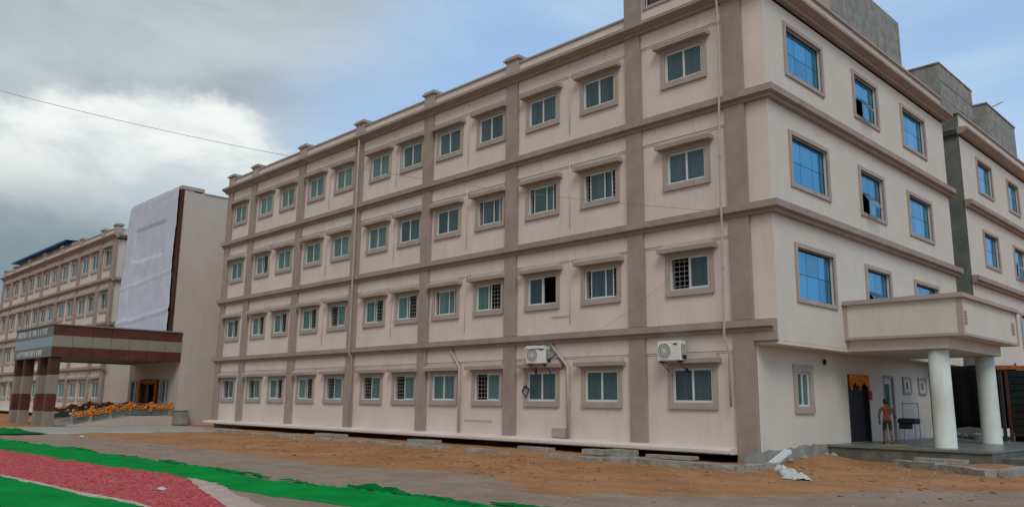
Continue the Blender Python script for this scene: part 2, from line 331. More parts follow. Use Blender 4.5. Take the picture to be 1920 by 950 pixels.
    def holed(s, plane, pos, u0, u1, v0, v1, holes, depth, out_):
        """wall sheet with openings and their reveals; plane 'y' (u=x) or 'x' (u=y); out_ = outward sign"""
        us = sorted({u0, u1} | {h[0] for h in holes} | {h[1] for h in holes}); vs_ = sorted({v0, v1} | {h[2] for h in holes} | {h[3] for h in holes})
        def P(u, v, d=0.0): return (u, pos - out_ * d, v) if plane == 'y' else (pos - out_ * d, u, v)
        for a, b in zip(us, us[1:]):
            for c, d in zip(vs_, vs_[1:]):
                mu, mv = (a + b) / 2, (c + d) / 2
                if any(h[0] < mu < h[1] and h[2] < mv < h[3] for h in holes): continue
                s.quad(P(a, c), P(b, c), P(b, d), P(a, d))
        for a, b, c, d in holes:
            for p, q in (((a, c), (b, c)), ((b, c), (b, d)), ((b, d), (a, d)), ((a, d), (a, c))):
                s.quad(P(*p), P(*q), P(*q, depth), P(*p, depth))
        return s
    def mesh(s, name, mat, smooth=False):
        me = bpy.data.meshes.new(name); me.from_pydata(s.v, [], s.f); me.update()
        bm = bmesh.new(); bm.from_mesh(me); bmesh.ops.recalc_face_normals(bm, faces=bm.faces); bm.to_mesh(me); bm.free()
        me.materials.append(M[mat])
        if smooth:
            for p in me.polygons: p.use_smooth = True
        return me
    def build(s, name, mat, parent=None, loc=None, smooth=False):
        return link(name, s.mesh(name, mat, smooth), parent, loc)
WORLD = {}
def link(name, me, parent=None, loc=None, rotz=0.0):
    """loc is a world position for top-level things and their parts; loc=None with a mesh parent keeps the parent's frame"""
    o = bpy.data.objects.new(name, me); COL.objects.link(o)
    if parent is not None:
        o.parent = parent
        if parent in WORLD: o.location = Vector(loc or (0, 0, 0)) - WORLD[parent]
        else: o.location = loc or (0, 0, 0)
    else: o.location = loc or (0, 0, 0)
    o.rotation_euler.z = rotz
    return o
def thing(name, label, cat, loc=(0, 0, 0), group=None):
    o = bpy.data.objects.new(name, None); COL.objects.link(o); o.location = loc; WORLD[o] = Vector(loc); o.empty_display_size = 0.3
    o['label'] = label; o['category'] = cat
    if group: o['group'] = group
    return o
def tag(o, label, cat, group=None):
    o['label'] = label; o['category'] = cat
    if group: o['group'] = group
    return o
def fbm(x, y, z=0.0, o=4): return noise.fractal(Vector((x, y, z)), 1.0, 2.0, o)

# ---------------------------------------------------------------- ground
def in_poly(x, y, P):
    c = False; j = len(P) - 1
    for i in range(len(P)):
        if (P[i][1] > y) != (P[j][1] > y) and x < (P[j][0] - P[i][0]) * (y - P[i][1]) / (P[j][1] - P[i][1]) + P[i][0]: c = not c
        j = i
    return c
GRAVEL = [[(-33, -13), (-28, -9.4), (-13, -9.2), (-6.5, -9.6), (-2.4, -8.1), (-1.3, -8.6), (1.6, -10.2), (4.2, -6.9), (5.2, -4.2), (7.3, -2.2), (20, 2), (40, -5), (40, -40), (-60, -40), (-60, -13)]]
def gz(x, y):
    h = -0.025 + 0.022 * fbm(x * 0.5, y * 0.5) + 0.012 * fbm(x * 2.1, y * 2.1, 3.3)
    if -34 < x < 1.2 and -2.5 < y < 0: h += 0.035 * min(1, (y + 2.5) / 0.4)                  # fill behind the kerb
    for yr in (-5.3, -6.9):                                                                    # shallow tyre ruts
        q = (y - yr - 0.9 * fbm(x * .07, yr)) / .17
        if abs(q) < 3: h += (-.038 * math.exp(-q * q) + .014 * math.exp(-(abs(q) - 1.7) ** 2 * 3)) * (.6 + .6 * fbm(x * .4, yr))
    d = ((x - 1.0) / 0.75) ** 2 + ((y - 2.3) / 2.2) ** 2
    if d < 1: h += 0.20 * (1 - d) * (0.8 + 0.5 * fbm(x * 3, y * 3, 1.0))                        # spoil heap against the foundation
    return h
def axis(segs):
    out_ = []
    for a, b, st in segs:
        n = max(1, round((b - a) / st)); out_ += [a + (b - a) * i / n for i in range(n)]
    return out_ + [segs[-1][1]]
xs = axis([(-1500, -300, 200), (-300, -100, 50), (-100, -52, 4), (-52, -20, 0.6), (-20, 12, 0.22), (12, 40, 3), (40, 300, 50), (300, 1500, 200)])
ys = axis([(-1500, -300, 200), (-300, -60, 40), (-60, -21, 4), (-21, 6, 0.22), (6, 40, 3), (40, 300, 50), (300, 1500, 200)])
g = MB(); gm = []
for y in ys:
    for x in xs:
        near = -60 < x < 40 and -40 < y < 20
        g.v.append((x, y, gz(x, y) if near else -0.03))
        ins = 0.0
        for dx, dy in ((0, 0), (.5, 0), (-.5, 0), (0, .5), (0, -.5)):
            if in_poly(x + dx, y + dy, GRAVEL[0]): ins += 0.2
        gm.append(ins)
nx = len(xs)
g.f = [(j * nx + i, j * nx + i + 1, (j + 1) * nx + i + 1, (j + 1) * nx + i) for j in range(len(ys) - 1) for i in range(nx - 1)]
gme = g.mesh('ground', 'ground_earth', True)
att = gme.attributes.new('gravel', 'FLOAT', 'POINT'); att.data.foreach_set('value', gm)
ground = link('ground', gme); ground['kind'] = 'structure'

# concrete approach path in front of the entrance canopy
p = MB(); pr = []
for k in range(25):
    t = k / 24; y = -13.2 + t * 12.2
    pr.append((-37.4 + 0.4 * fbm(y * .7, 1.0), y)); 
pr2 = [(-29.6 + 1.1 * (y + 13) / 12 + 0.5 * fbm(y * .6, 7.0), y) for _, y in pr]
for (a, b), (c, d) in zip(zip(pr, pr2), list(zip(pr, pr2))[1:]):
    p.quad((a[0], a[1], 0.03), (b[0], b[1], 0.03), (d[0], d[1], 0.03), (c[0], c[1], 0.03)); p.quad((b[0], b[1], 0.03), (b[0] + .1, b[1], -0.08), (d[0] + .1, d[1], -0.08), (d[0], d[1], 0.03)); p.quad((a[0], a[1], 0.03), (a[0] - .1, a[1], -0.08), (c[0] - .1, c[1], -0.08), (c[0], c[1], 0.03))
path = p.build('path', 'path_concrete'); path['kind'] = 'structure'

# loose stones
s = MB()
for k in range(3600):
    x = random.uniform(-30, 8); y = random.uniform(-11.5, -0.6)
    if random.random() < 0.35: x, y = random.uniform(-26, 1.5), random.gauss(-2.4, 0.5)
    if random.random() < 0.12: x, y = random.uniform(0.6, 6), random.uniform(-4, 3)
    if y > -0.6 and x < 0.5: continue
    r = random.uniform(0.007, 0.026) * (1.6 if random.random() < 0.05 else 1)
    s.blob((x, y, gz(x, y) + r * 0.3), (r * 1.3, r, r * 0.7), 0.3)
st = s.build('loose_stones', 'kerb_concrete'); st['kind'] = 'stuff'; st['label'] = 'small loose stones scattered over the orange earth'; st['category'] = 'stones'

s = MB()
for k in range(420):
    x = random.uniform(-20, 7); y = random.uniform(-8.5, -2.7) if x < .8 else random.uniform(-6, 2.5)
    r = random.uniform(.02, .055); s.blob((x, y, gz(x, y) + r * .25), (r * 1.4, r * 1.1, r * .7), .35)
st = s.build('soil_clods', 'soil'); st['kind'] = 'stuff'; st['label'] = 'clods of orange earth scattered over the ground before the wing'; st['category'] = 'clods'

# ---------------------------------------------------------------- windows
def ring(mb, w, h, o, y0, y1, sill=0.0, bot=None):
    b = o if bot is None else bot
    mb.box(-w / 2 - o, w / 2 + o, y0 - sill, y1, -b, 0); mb.box(-w / 2 - o, w / 2 + o, y0, y1, h, h + o)
    mb.box(-w / 2 - o, -w / 2, y0, y1, 0, h); mb.box(w / 2, w / 2 + o, y0, y1, 0, h)
    return mb
WIN_W, WIN_H = 1.42, 1.03
def hood_mesh(w):
    a = w / 2 + 0.30; z = 0.14; m = MB()
    vs = [(-a, 0.02, z), (a, 0.02, z), (a, -0.30, z + 0.0), (-a, -0.30, z + 0.0), (-a, -0.32, z + 0.13), (a, -0.32, z + 0.13), (a - 0.18, 0.02, z + 0.36), (-a + 0.18, 0.02, z + 0.36), (a, 0.02, z + 0.11), (-a, 0.02, z + 0.11)]
    fs = [(0, 1, 2, 3), (3, 2, 5, 4), (4, 5, 6, 7), (1, 8, 5, 2), (8, 6, 5), (0, 3, 4, 9), (9, 4, 7), (0, 9, 7, 6, 8, 1)]
    m.add([(x, y, zz + WIN_H) for x, y, zz in vs], fs); return m
WM = {}
def window_parts():
    WM['surround'] = ring(MB(), WIN_W, WIN_H, 0.15, -0.055, 0.02, 0.03, 0.19).mesh('window_surround', 'trim_light')
    f = ring(MB(), WIN_W - 0.08, WIN_H - 0.08, 0.04, 0.06, 0.12); f.v = [(x, y - .06, z + 0.04) for x, y, z in f.v]
    WM['frame'] = f.mesh('window_frame', 'upvc_white')
    def sash(mat_name, w):
        m = MB(); m.box(-w / 2 + 0.03, w / 2 - 0.03, 0.088, 0.094, 0.06, WIN_H - 0.06); return m.mesh('pane', mat_name)
    def stile(w):
        m = MB()
        for x in (-w / 2, w / 2 - 0.034): m.box(x, x + 0.034, 0.075, 0.105, 0.041, WIN_H - 0.041)
        m.box(-w / 2 + 0.034, w / 2 - 0.034, 0.075, 0.105, 0.041, 0.068); m.box(-w / 2 + 0.034, w / 2 - 0.034, 0.075, 0.105, WIN_H - 0.068, WIN_H - 0.041)
        return m.mesh('sash', 'upvc_white')
    hw = (WIN_W - 0.10) / 2
    WM['hw'] = hw; WM['pane'] = sash('glass_teal', hw); WM['pane_g'] = sash('glass_green', hw); WM['sash'] = stile(hw)
    gr = MB()
    for k in range(6): gr.box(-hw / 2, hw / 2, 0.135, 0.148, 0.12 + k * 0.155, 0.145 + k * 0.155)
    for k in range(4): gr.box(-hw / 2 + 0.05 + k * 0.18, -hw / 2 + 0.07 + k * 0.18, 0.130, 0.140, 0.05, WIN_H - 0.05)
    WM['grille'] = gr.mesh('grille', 'grille_metal')
    def curtain(mt, w, amp, n, sd):
        m = MB(); k = n * 6
        for j_ in (0, 1):
            for i_ in range(k + 1):
                u = i_ / k; m.v.append((-w / 2 + w * u, 0.125 + amp * math.sin(u * n * 2 * math.pi + sd) + amp * .5 * math.sin(u * n * 4.7 + sd * 3), .02 + j_ * (WIN_H - .04)))
        m.f = [(i_, i_ + 1, k + 2 + i_, k + 1 + i_) for i_ in range(k)]
        return m.mesh('curtain', mt, True)
    WM['curt'] = [curtain('curtain_green', hw + .04, .030, 4, 0), curtain('curtain_grey', hw + .04, .028, 5, 1), curtain('curtain_pale', hw * .35, .03, 2, 2), curtain('curtain_green', hw * .7, .032, 3, 4), curtain('curtain_grey', hw * .8, .03, 4, 2)]
    WM['hood'] = hood_mesh(WIN_W).mesh('sunshade', 'trim_light')
window_parts()
CR = random.Random(12)
def add_window(parent, loc, kind, green=False, tall=False):
    w = link('window', WM['surround'], parent, loc)
    if tall: w.scale = (1.12, 1, 1.28); w.location.z -= .10
    link('frame', WM['frame'], w); link('sunshade', WM['hood'], w)
    q = WM['hw'] / 2; pm = WM['pane_g'] if green else WM['pane']
    if kind == 'A': sp = [(-q, 0), (q, 0.0)]; gr = []
    elif kind == 'R': sp = [(-q, 0), (-q + 0.10, 0.035)]; gr = [q]
    elif kind == 'L': sp = [(q, 0), (q - 0.06, 0.035)]; gr = [-q]
    elif kind == 'D': sp = [(-q, 0), (-q + 0.03, 0.035)]; gr = []
    else: sp = [(-q * 0.35, 0), (q * 0.55, 0.035)]; gr = [-q, q]
    for x, d in sp:
        s_ = link('sash', WM['sash'], w, (x, d - .06, 0)); link('pane', pm, w, (x, d - .06, 0))
    for x in gr: link('grille', WM['grille'], w, (x, -.05, 0))
    C = WM['curt']; sides = {'A': (-q, q), 'R': (-q,), 'L': (q,), 'D': (-q,), 'M': (0.0,)}[kind]
    for x in sides:
        k_ = CR.random()
        k_ *= .80 if green else .95
        if k_ < .34: link('curtain', C[0], w, (x, 0, 0))
        elif k_ < .52: link('curtain', C[3], w, (x - .1, 0, 0)); link('curtain', C[2], w, (x + q * .62, .05, 0))
        elif k_ < .80: link('curtain', C[1], w, (x, 0, 0))
        elif k_ < .92: link('curtain', C[4], w, (x + .06, 0, 0)); link('curtain', C[2], w, (x - q * .6, .06, 0))
    return w

# ---------------------------------------------------------------- the two wings
PIL = [0.0, -3.77, -9.65, -14.89, -20.31, -25.73, -31.15, -34.15]
WINX = [-32.8, -29.7, -27.24, -24.27, -21.67, -18.59, -16.14, -13.53, -10.93, -8.07, -5.33, -1.81]
WZ = [1.66, 5.10, 8.52, 11.98]
STATE = ["LLRRLLLALAAA", "RRRRLRRMRDML", "ARAAAAAAMMMA", "AAAAAAAAAAAA"]
STATE = [STATE[0], STATE[1], STATE[2], STATE[3]]
XS = 1.02; LEDGE = [3.67, 7.07, 10.55]; CORN = 13.99
def ledge_profile(s=-1.0, y=0.0):
    return [(y, 0), (y - 0.16, 0), (y - 0.16, 0.10), (y - 0.30, 0.13), (y - 0.30, 0.33), (y, 0.36)]
def build_wing(root, mx, near, wall_mat):
    """front elevation parts along y = 0; mx maps the near wing's x to this wing's x"""
    sgn = 1 if near else -1
    X0, X1 = sorted((mx(-34.3), mx(0.30)))
    holes = [(mx(x) - WIN_W / 2, mx(x) + WIN_W / 2, z, z + WIN_H) for x in WINX for z in WZ]
    if not near: holes = [((a + b) / 2 - WIN_W * .56, (a + b) / 2 + WIN_W * .56, c - .10, c - .10 + WIN_H * 1.28) for a, b, c, d in holes]
    if near:
        MB().holed('y', 0.0, X0, X1, 0.21, 3.41, [h for h in holes if h[2] < 3], 0.20, -1).build('ground_floor_wall', wall_mat, root)
        MB().holed('y', 0.0, X0, 1.02, 3.41, 14.0, [h for h in holes if h[2] > 3], 0.20, -1).build('upper_wall', wall_mat, root)
    else:
        MB().holed('y', 0.0, X0, X1, 0.21, 14.0, holes, 0.20, -1).build('front_wall', wall_mat, root)
    for f, z in enumerate(WZ):
        for k, x in enumerate(WINX):
            add_window(root, (mx(x), 0, z), STATE[f][k] if near else random.choice('AAAALR'), green=(f < 2 and k < 9) or k < 6, tall=not near)
    for k, x in enumerate(PIL):
        w = 0.31 if k else 0.32
        x_ = mx(x); zb = 0.21 if k else -0.1
        m = MB()
        for a, b in ((zb, 3.67), (4.03, 7.07), (7.43, 10.55), (10.91, 13.99)): m.box(x_ - w, x_ + w, -0.13, 0.01, a, b)
        # slim step on the left of each pilaster
        m.build('pilaster', 'trim_paint', root)
        if not (near and k < 2):
            pb = MB(); pb.box(x_ - 0.33, x_ + 0.33, -0.14, 0.3, 14.335, 14.98); pb.box(x_ - 0.42, x_ + 0.42, -0.23, 0.39, 14.98, 15.06); pb.box(x_ - 0.36, x_ + 0.36, -0.17, 0.33, 15.06, 15.14)
            pb.build('parapet_post', 'trim_light', root)
    # beams above the windows, one between each pair of pilasters
    for f in range(4):
        top = (LEDGE + [CORN])[f]
        for a, b in zip(PIL, PIL[1:]):
            l, r = sorted((mx(a), mx(b))); l += 0.312; r -= 0.312
            m = MB(); m.box(l, r, -0.045, 0.01, top - 0.50, top); m.box(l, r, -0.02, 0.01, top - 0.56, top - 0.50)
            m.build('beam', wall_mat, root)
    xe0 = mx(-34.62); 
    for z in LEDGE:
        xe1 = mx(1.02)
        l, r = sorted((xe0, XS if near else mx(0.5)))
        if near and z < 4: r = 0.98
        MB().mitre([(p_, q_ + z) for p_, q_ in ledge_profile()], 'x', l, r, 0, 1.0 if near and z > 4 else 0).build('ledge', 'trim_paint', root)
    l, r = sorted((mx(-34.75), XS if near else mx(0.5)))
    MB().mitre([(0.0, CORN), (-0.18, CORN), (-0.20, CORN + 0.08), (-0.44, CORN + 0.18), (-0.44, CORN + 0.29), (0.0, CORN + 0.34)], 'x', l, r, 0, 1.0 if near else 0).build('cornice', 'trim_paint', root)
    l, r = sorted((mx(-34.2), -4.1 if near else mx(0.3)))
    m = MB(); m.box(l, r, -0.02, 0.18, 14.335, 14.80); m.build('parapet', wall_mat, root)
    m = MB(); m.box(l, r, -0.08, 0.24, 14.80, 14.87); m.build('coping', 'trim_light', root)
    l, r = sorted((mx(-34.7), mx(-0.33)))
    m = MB(); m.extrude([(0.0, 0.23), (-0.48, 0.23), (-0.50, 0.26), (-0.50, 0.34), (-0.44, 0.39), (0.0, 0.42)], 'x', l, r); m.build('plinth_ledge', wall_mat, root)

wing = thing('college_building', 'near four-storey pinkish plaster wing with taupe pilasters and round-columned porch', 'building', (-16.5, 8.0, 0.0))
build_wing(wing, lambda x: x, True, 'wall_paint')
far = thing('college_building', 'distant matching wing at far left with blue sheet roof, behind the striped canopy', 'building', (-72.0, 8.0, 0.0))
build_wing(far, lambda x: -88.4 - x, False, 'far_paint')
# far wing: end walls, roof, rooftop shed with blue sheet roof
MB().holed('x', -54.1, 0.0, 16.0, -0.1, 14.0, [], 0.1, 1).build('end_wall', 'far_paint', far)
MB().holed('x', -88.7, 0.0, 16.0, -0.1, 14.0, [], 0.1, -1).build('end_wall', 'far_paint', far)
MB().holed('y', 16.0, -88.7, -54.1, -0.1, 14.0, [], 0.1, 1).build('rear_wall', 'far_paint', far)
MB().box(-88.7, -54.1, 0.0, 16.0, 13.9, 13.985).build('roof_slab', 'raw_cement', far)
m = MB(); m.box(-54.30, -54.08, 0.19, 16, 14.335, 14.80); m.build('end_parapet', 'far_paint', far)
m = MB(); m.extrude([(-54.1, CORN), (-53.9, CORN), (-53.7, CORN + .18), (-53.7, CORN + .29), (-54.1, CORN + .34)], 'y', 0.02, 16); m.build('end_cornice', 'trim_paint', far)
for z in LEDGE[1:]:
    m = MB(); m.extrude([(-54.1, z), (-53.95, z), (-53.82, z + .13), (-53.82, z + .33), (-54.1, z + .36)], 'y', 0.02, 16); m.build('end_ledge', 'trim_paint', far)
m = MB(); m.add([(-84.4, 0.25, 14.3), (-61.3, 0.25, 14.3), (-61.3, 0.25, 14.85), (-66.5, 0.25, 15.35), (-84.4, 0.25, 15.45), (-84.4, 5, 14.3), (-61.3, 5, 14.3), (-61.3, 5, 14.85), (-66.5, 5, 15.35), (-84.4, 5, 15.45)],
                [(0, 1, 2, 3, 4), (5, 9, 8, 7, 6), (0, 5, 6, 1), (1, 6, 7, 2), (2, 7, 8, 3), (3, 8, 9, 4), (4, 9, 5, 0)])
shed = m.build('rooftop_shed', 'shed_wall', far)
m = MB()
for x in (-82, -78.75, -73.5, -68.1): m.box(x - .25, x + .25, 0.16, 0.26, 14.3, 15.33)
m.build('shed_pier', 'trim_light', far)
m = MB(); ridge = [(-85.2 + k * 0.3) for k in range(63)]
vs_ = []; 
for k, x in enumerate(ridge):
    dz = 0.03 if k % 2 else 0.0
    vs_ += [(x, -0.35, 15.52 + dz), (x, 5.4, 15.75 + dz), (x, -0.35, 15.40 + dz), (x, 5.4, 15.63 + dz)]
fs_ = []
for k in range(len(ridge) - 1):
    a = k * 4; b = a + 4; fs_ += [(a, b, b + 1, a + 1), (a + 2, a + 3, b + 3, b + 2), (a, a + 2, b + 2, b), (a + 1, b + 1, b + 3, a + 3)]
m.add(vs_, fs_); m.build('blue_roof_sheet', 'blue_sheet', far)

# ---------------------------------------------------------------- near wing: side elevation, ends and roof
XS = 1.02; YD = 16.0; XG = 0.33
side_cols = [(1.36, 3.84), (6.48, 8.50), (11.06, 13.50)]; side_z = [4.72, 8.22, 11.78]; SH = 1.53
sh = [(a, b, z, z + SH) for a, b in side_cols for z in side_z]
MB().holed('x', XS, 0.0, YD, 3.40, 14.0, sh, 0.22, 1).build('side_wall', 'side_paint', wing)
m = MB(); m.box(0.99, 1.025, -0.012, 0.14, 3.41, 3.98); m.build('corner_edge', 'side_paint', wing)
m = MB(); m.box(0.313, 1.018, -0.14, -0.003, 3.405, 3.665); m.build('corner_bracket', 'trim_paint', wing)
DOOR = (6.02, 7.70, 0.43, 2.66); GW = (2.34, 3.18, 1.58, 2.62); D2 = (9.05, 10.05, 0.43, 2.72)
MB().holed('x', XG, 0.0, 13.8, -0.1, 3.40, [DOOR, GW, D2], 0.22, 1).build('veranda_wall', 'side_paint', wing)
MB().box(XG - 0.02, XS, 0.005, YD, 3.30, 3.395).build('soffit', 'side_paint', wing)
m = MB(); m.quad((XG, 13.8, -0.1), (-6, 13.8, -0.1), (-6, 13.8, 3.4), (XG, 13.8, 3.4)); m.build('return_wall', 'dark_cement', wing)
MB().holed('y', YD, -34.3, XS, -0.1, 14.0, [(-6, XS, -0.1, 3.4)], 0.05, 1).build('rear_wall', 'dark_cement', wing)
MB().holed('x', -34.3, 0.0, YD, -0.1, 14.0, [], 0.1, -1).build('end_wall', 'wall_paint', wing)
MB().box(-34.3, XS, 0.002, YD, 13.9, 13.985).build('roof_slab', 'raw_cement', wing)
for z in LEDGE:
    m = MB(); y0 = -0.30
    if z < 4: continue
    m.mitre([(XS - p_, z + q_) for p_, q_ in ledge_profile()], 'y', 0.0, YD + 0.12, -1.0, 0, XS); m.build('side_ledge', 'trim_paint', wing)
m = MB(); m.mitre([(XS, CORN), (XS + .18, CORN), (XS + .20, CORN + .08), (XS + .44, CORN + .18), (XS + .44, CORN + .29), (XS, CORN + .34)], 'y', 0.0, YD + 0.15, -1.0, 0, XS); m.build('side_cornice', 'trim_paint', wing)
m = MB(); m.box(XS - .16, XS + .03, 0.2, YD, 14.33, 14.98); m.build('side_parapet', 'side_paint', wing)
m = MB(); m.box(XS - .22, XS + .12, 0.18, YD + .06, 14.98, 15.06); m.build('side_coping', 'trim_light', wing)
# extra storey rising above the parapet over the last bay
m = MB(); m.holed('y', -0.01, -4.08, 1.0, 14.335, 18.0, [(-3.25, -0.9, 14.98, 16.9)], 0.2, -1); m.build('penthouse_wall', 'wall_paint', wing)
m = MB(); m.quad((-4.08, -0.01, 14.335), (-4.08, 6, 14.335), (-4.08, 6, 18), (-4.08, -0.01, 18)); m.quad((-4.08, 6, 14.335), (0.6, 6, 14.335), (0.6, 6, 18), (-4.08, 6, 18)); m.quad((0.99, -0.01, 14.9), (0.6, 6, 14.9), (0.6, 6, 18), (0.99, -0.01, 18)); m.quad((-4.08, -0.01, 18), (1, -0.01, 18), (0.6, 6, 18), (-4.08, 6, 18)); m.build('penthouse_shell', 'trim_light', wing)
m = MB(); m.box(-4.07, -3.44, -0.16, 0.1, 14.335, 18.0); m.build('penthouse_pilaster', 'trim_paint', wing)
m = MB(); m.box(-0.32, 0.32, -0.16, 0.1, 14.335, 18.0); m.build('penthouse_pilaster', 'trim_paint', wing)
pw = ring(MB(), 2.35, 1.92, 0.10, -0.06, 0.03); pw.v = [(x - 2.075, y, z + 14.98) for x, y, z in pw.v]
pwo = pw.build('penthouse_window', 'trim_light', wing)
for k in range(3): MB().box(-3.23 + k * .775, -2.49 + k * .775, 0.08, 0.095, 15.0, 16.88).build('pane', 'glass_night', pwo, loc=None)

# blue glazed windows of the side elevation
def blue_window(parent, y0, y1, z, h, x=XS, vent=None):
    w = y1 - y0
    o = link('window', ring(MB(), w, h, 0.13, -0.06, 0.02).mesh('window_surround', 'trim_light'), parent, (x, (y0 + y1) / 2, z), R(90))
    fr = ring(MB(), w - 0.06, h - 0.06, 0.03, 0.10, 0.16); fr.v = [(a, b, c + 0.03) for a, b, c in fr.v]
    nx_, ny_ = (2 if vent else 3), 2; cw = (w - 0.06) / nx_; ch = (h - 0.06) / ny_
    for k in range(1, nx_): fr.box(-w / 2 + .03 + k * cw - .012, -w / 2 + .03 + k * cw + .012, 0.125, 0.16, 0.03, h - 0.03)
    fr.box(-w / 2 + .03, w / 2 - .03, 0.122, 0.158, h / 2 - .012, h / 2 + .012)
    fl = link('frame', fr.mesh('window_frame', 'dark_joint'), o)
    me = MB().box(-cw / 2 + .01, cw / 2 - .01, 0.115, 0.123, 0.01, ch - .01).mesh('pane', 'glass_blue')
    for i in range(nx_):
        for j in range(ny_):
            pn = link('pane', me, o, (-w / 2 + .03 + (i + .5) * cw, 0, .03 + j * ch))
            if vent == (i, j):
                pn.location.z += ch; pn.location.y -= 0.0
                pm = pn.data.copy(); pn.data = pm
                for v in pm.vertices: v.co.z -= ch; v.co.y -= 0.11
                pn.rotation_euler.x = R(-34)
    return o
for c, (a, b) in enumerate(side_cols):
    for f, z in enumerate(side_z):
        blue_window(wing, a, b, z, SH, vent=(0, 0) if c == 1 else None)

# ground-floor side window, door openings
o = link('window', ring(MB(), GW[1] - GW[0], GW[3] - GW[2], 0.22, -0.05, 0.02, 0.02, 0.2).mesh('window_surround', 'trim_light'), wing, (XG, (GW[0] + GW[1]) / 2, GW[2]), R(90))
w_, h_ = GW[1] - GW[0], GW[3] - GW[2]
fr = ring(MB(), w_ - .12, h_ - .12, 0.06, 0.02, 0.08); fr.v = [(a, b, c + .06) for a, b, c in fr.v]; fr.box(-.035, .035, 0.025, 0.075, 0.061, h_ - .061)
link('frame', fr.mesh('window_frame', 'upvc_white'), o)
for sx in (-1, 1): link('pane', MB().box(-w_ / 4 + .05, w_ / 4 - .05, .045, .052, .06, h_ - .06).mesh('pane', 'glass_green'), o, (sx * w_ / 4, 0, 0))
d = MB(); d.box(XG - .16, XG - .10, DOOR[0] + .08, DOOR[1] - .08, .43, DOOR[3] - .08); dd = d.build('door', 'dark_door', wing)
m = MB(); m.box(XG - .18, XG + .02, DOOR[0], DOOR[0] + .08, .43, DOOR[3]); m.box(XG - .18, XG + .02, DOOR[1] - .08, DOOR[1], .43, DOOR[3]); m.box(XG - .18, XG + .02, DOOR[0] + .08, DOOR[1] - .08, DOOR[3] - .08, DOOR[3]); m.build('door_frame', 'dark_door', dd, loc=None)
d = MB(); d.box(XG - .10, XG - .06, D2[0] + .08, D2[1] - .08, .43, D2[3] - .08); d2 = d.build('door', 'picture_white', wing)
m = MB(); m.box(XG - .12, XG + .02, D2[0], D2[0] + .08, .43, D2[3]); m.box(XG - .12, XG + .02, D2[1] - .08, D2[1], .43, D2[3]); m.box(XG - .12, XG + .02, D2[0] + .08, D2[1] - .08, D2[3] - .08, D2[3]); m.build('door_frame', 'shed_wall', d2, loc=None)
m = MB(); m.box(XG - .06, XG - .045, D2[0] + .3, D2[1] - .32, 1.3, D2[3] - .3); m.build('door_pane', 'glass_green', d2, loc=None)
# small framed ventilators on the veranda wall
for y0 in (10.95, 12.55):
    a = MB(); a.box(XG, XG + .03, y0, y0 + .72, 2.14, 2.67); v_ = a.build('ventilator', 'picture_white', wing)
    b = MB()
    for q in (y0 - .05, y0 + .70): b.box(XG, XG + .06, q, q + .07, 2.09, 2.72)
    b.box(XG, XG + .06, y0 + .02, y0 + .70, 2.09, 2.16); b.box(XG, XG + .06, y0 + .02, y0 + .70, 2.65, 2.72); b.build('ventilator_frame', 'shed_wall', v_, loc=None)
    c = MB(); c.box(XG + .03, XG + .036, y0 + .26, y0 + .46, 2.27, 2.54)
    c.build('opening', 'dark_cement', v_, loc=None)
# raw cement plinth with a broken top edge along the side wall
m = MB(); n = 60; top = []
for k in range(n + 1):
    y = -0.32 + k * 4.5 / n
    t = 0.40 + 0.07 * fbm(y * 1.6, 4.4) + 0.035 * fbm(y * 7, 2.2) + (0.02 if y > 1.6 else -0.05); top.append((y, t))
for (y0, t0), (y1, t1) in zip(top, top[1:]):
    x0 = XG + 0.03 + 0.02 * fbm(y0 * 3, 9); x1 = XG + 0.03 + 0.02 * fbm(y1 * 3, 9)
    m.quad((x0 + .05, y0, -.1), (x1 + .05, y1, -.1), (x1, y1, t1), (x0, y0, t0)); m.quad((x0, y0, t0), (x1, y1, t1), (XG - .01, y1, t1), (XG - .01, y0, t0))
m.quad((XG + .08, -.32, -.1), (XG + .03, -.32, top[0][1]), (XG - .35, -.32, top[0][1] - .06), (XG - .35, -.32, -.1))
m.build('cement_plinth', 'raw_cement', wing)
m = MB(); m.box(XG - 0.005, XG + 0.10, 4.22, 4.24, .0, .40); 
# veranda
m = MB(); m.box(XG, 4.95, 4.20, 17.5, -0.1, 0.36); m.build('veranda_base', 'moss_granite', wing)
m = MB()
for i in range(6):
    for j in range(9):
        x0 = XG + .002 + i * .775; y0 = 4.14 + j * 1.48
        MB().box(x0, x0 + .769, y0, y0 + 1.474, .362, .43).build('floor_slab', 'veranda_tile', wing)
m = MB(); m.box(4.96, 5.6, 5.2, 9.0, -.1, .2); m.build('step', 'moss_granite', wing)
# porch
PX, PY0, PY1 = 4.45, 4.40, 10.20
m = MB(); m.box(XS + .003, PX, PY0, PY1, 3.66, 4.76); m.build('porch_parapet', 'side_paint', wing)
m = MB(); m.box(XS + .003, PX + .12, PY0 - .12, PY1 + .12, 4.76, 4.83); m.box(XS + .003, PX + .07, PY0 - .07, PY1 + .07, 4.83, 4.90); m.build('porch_coping', 'trim_light', wing)
m = MB(); m.box(XS + .003, PX + .03, PY0 - .03, PY0, 3.66, 3.74); m.box(PX, PX + .03, PY0, PY1, 3.66, 3.74); m.box(PX - .09, PX + .03, PY0 - .03, PY0 - .001, 3.74, 4.76); m.box(PX + .001, PX + .03, PY0 - .001, PY0 + .09, 3.74, 4.76); m.box(XS + .003, XS + .12, PY0 - .03, PY0 - .001, 3.74, 4.76)
m.box(PX + .001, PX + .03, PY1 - .12, PY1, 3.74, 4.76); m.build('porch_edging', 'trim_light', wing)
m = MB(); m.box(XS + .003, 3.95, 4.62, 9.98, 3.32, 3.655); m.build('porch_beam', 'side_paint', wing)
m = MB()
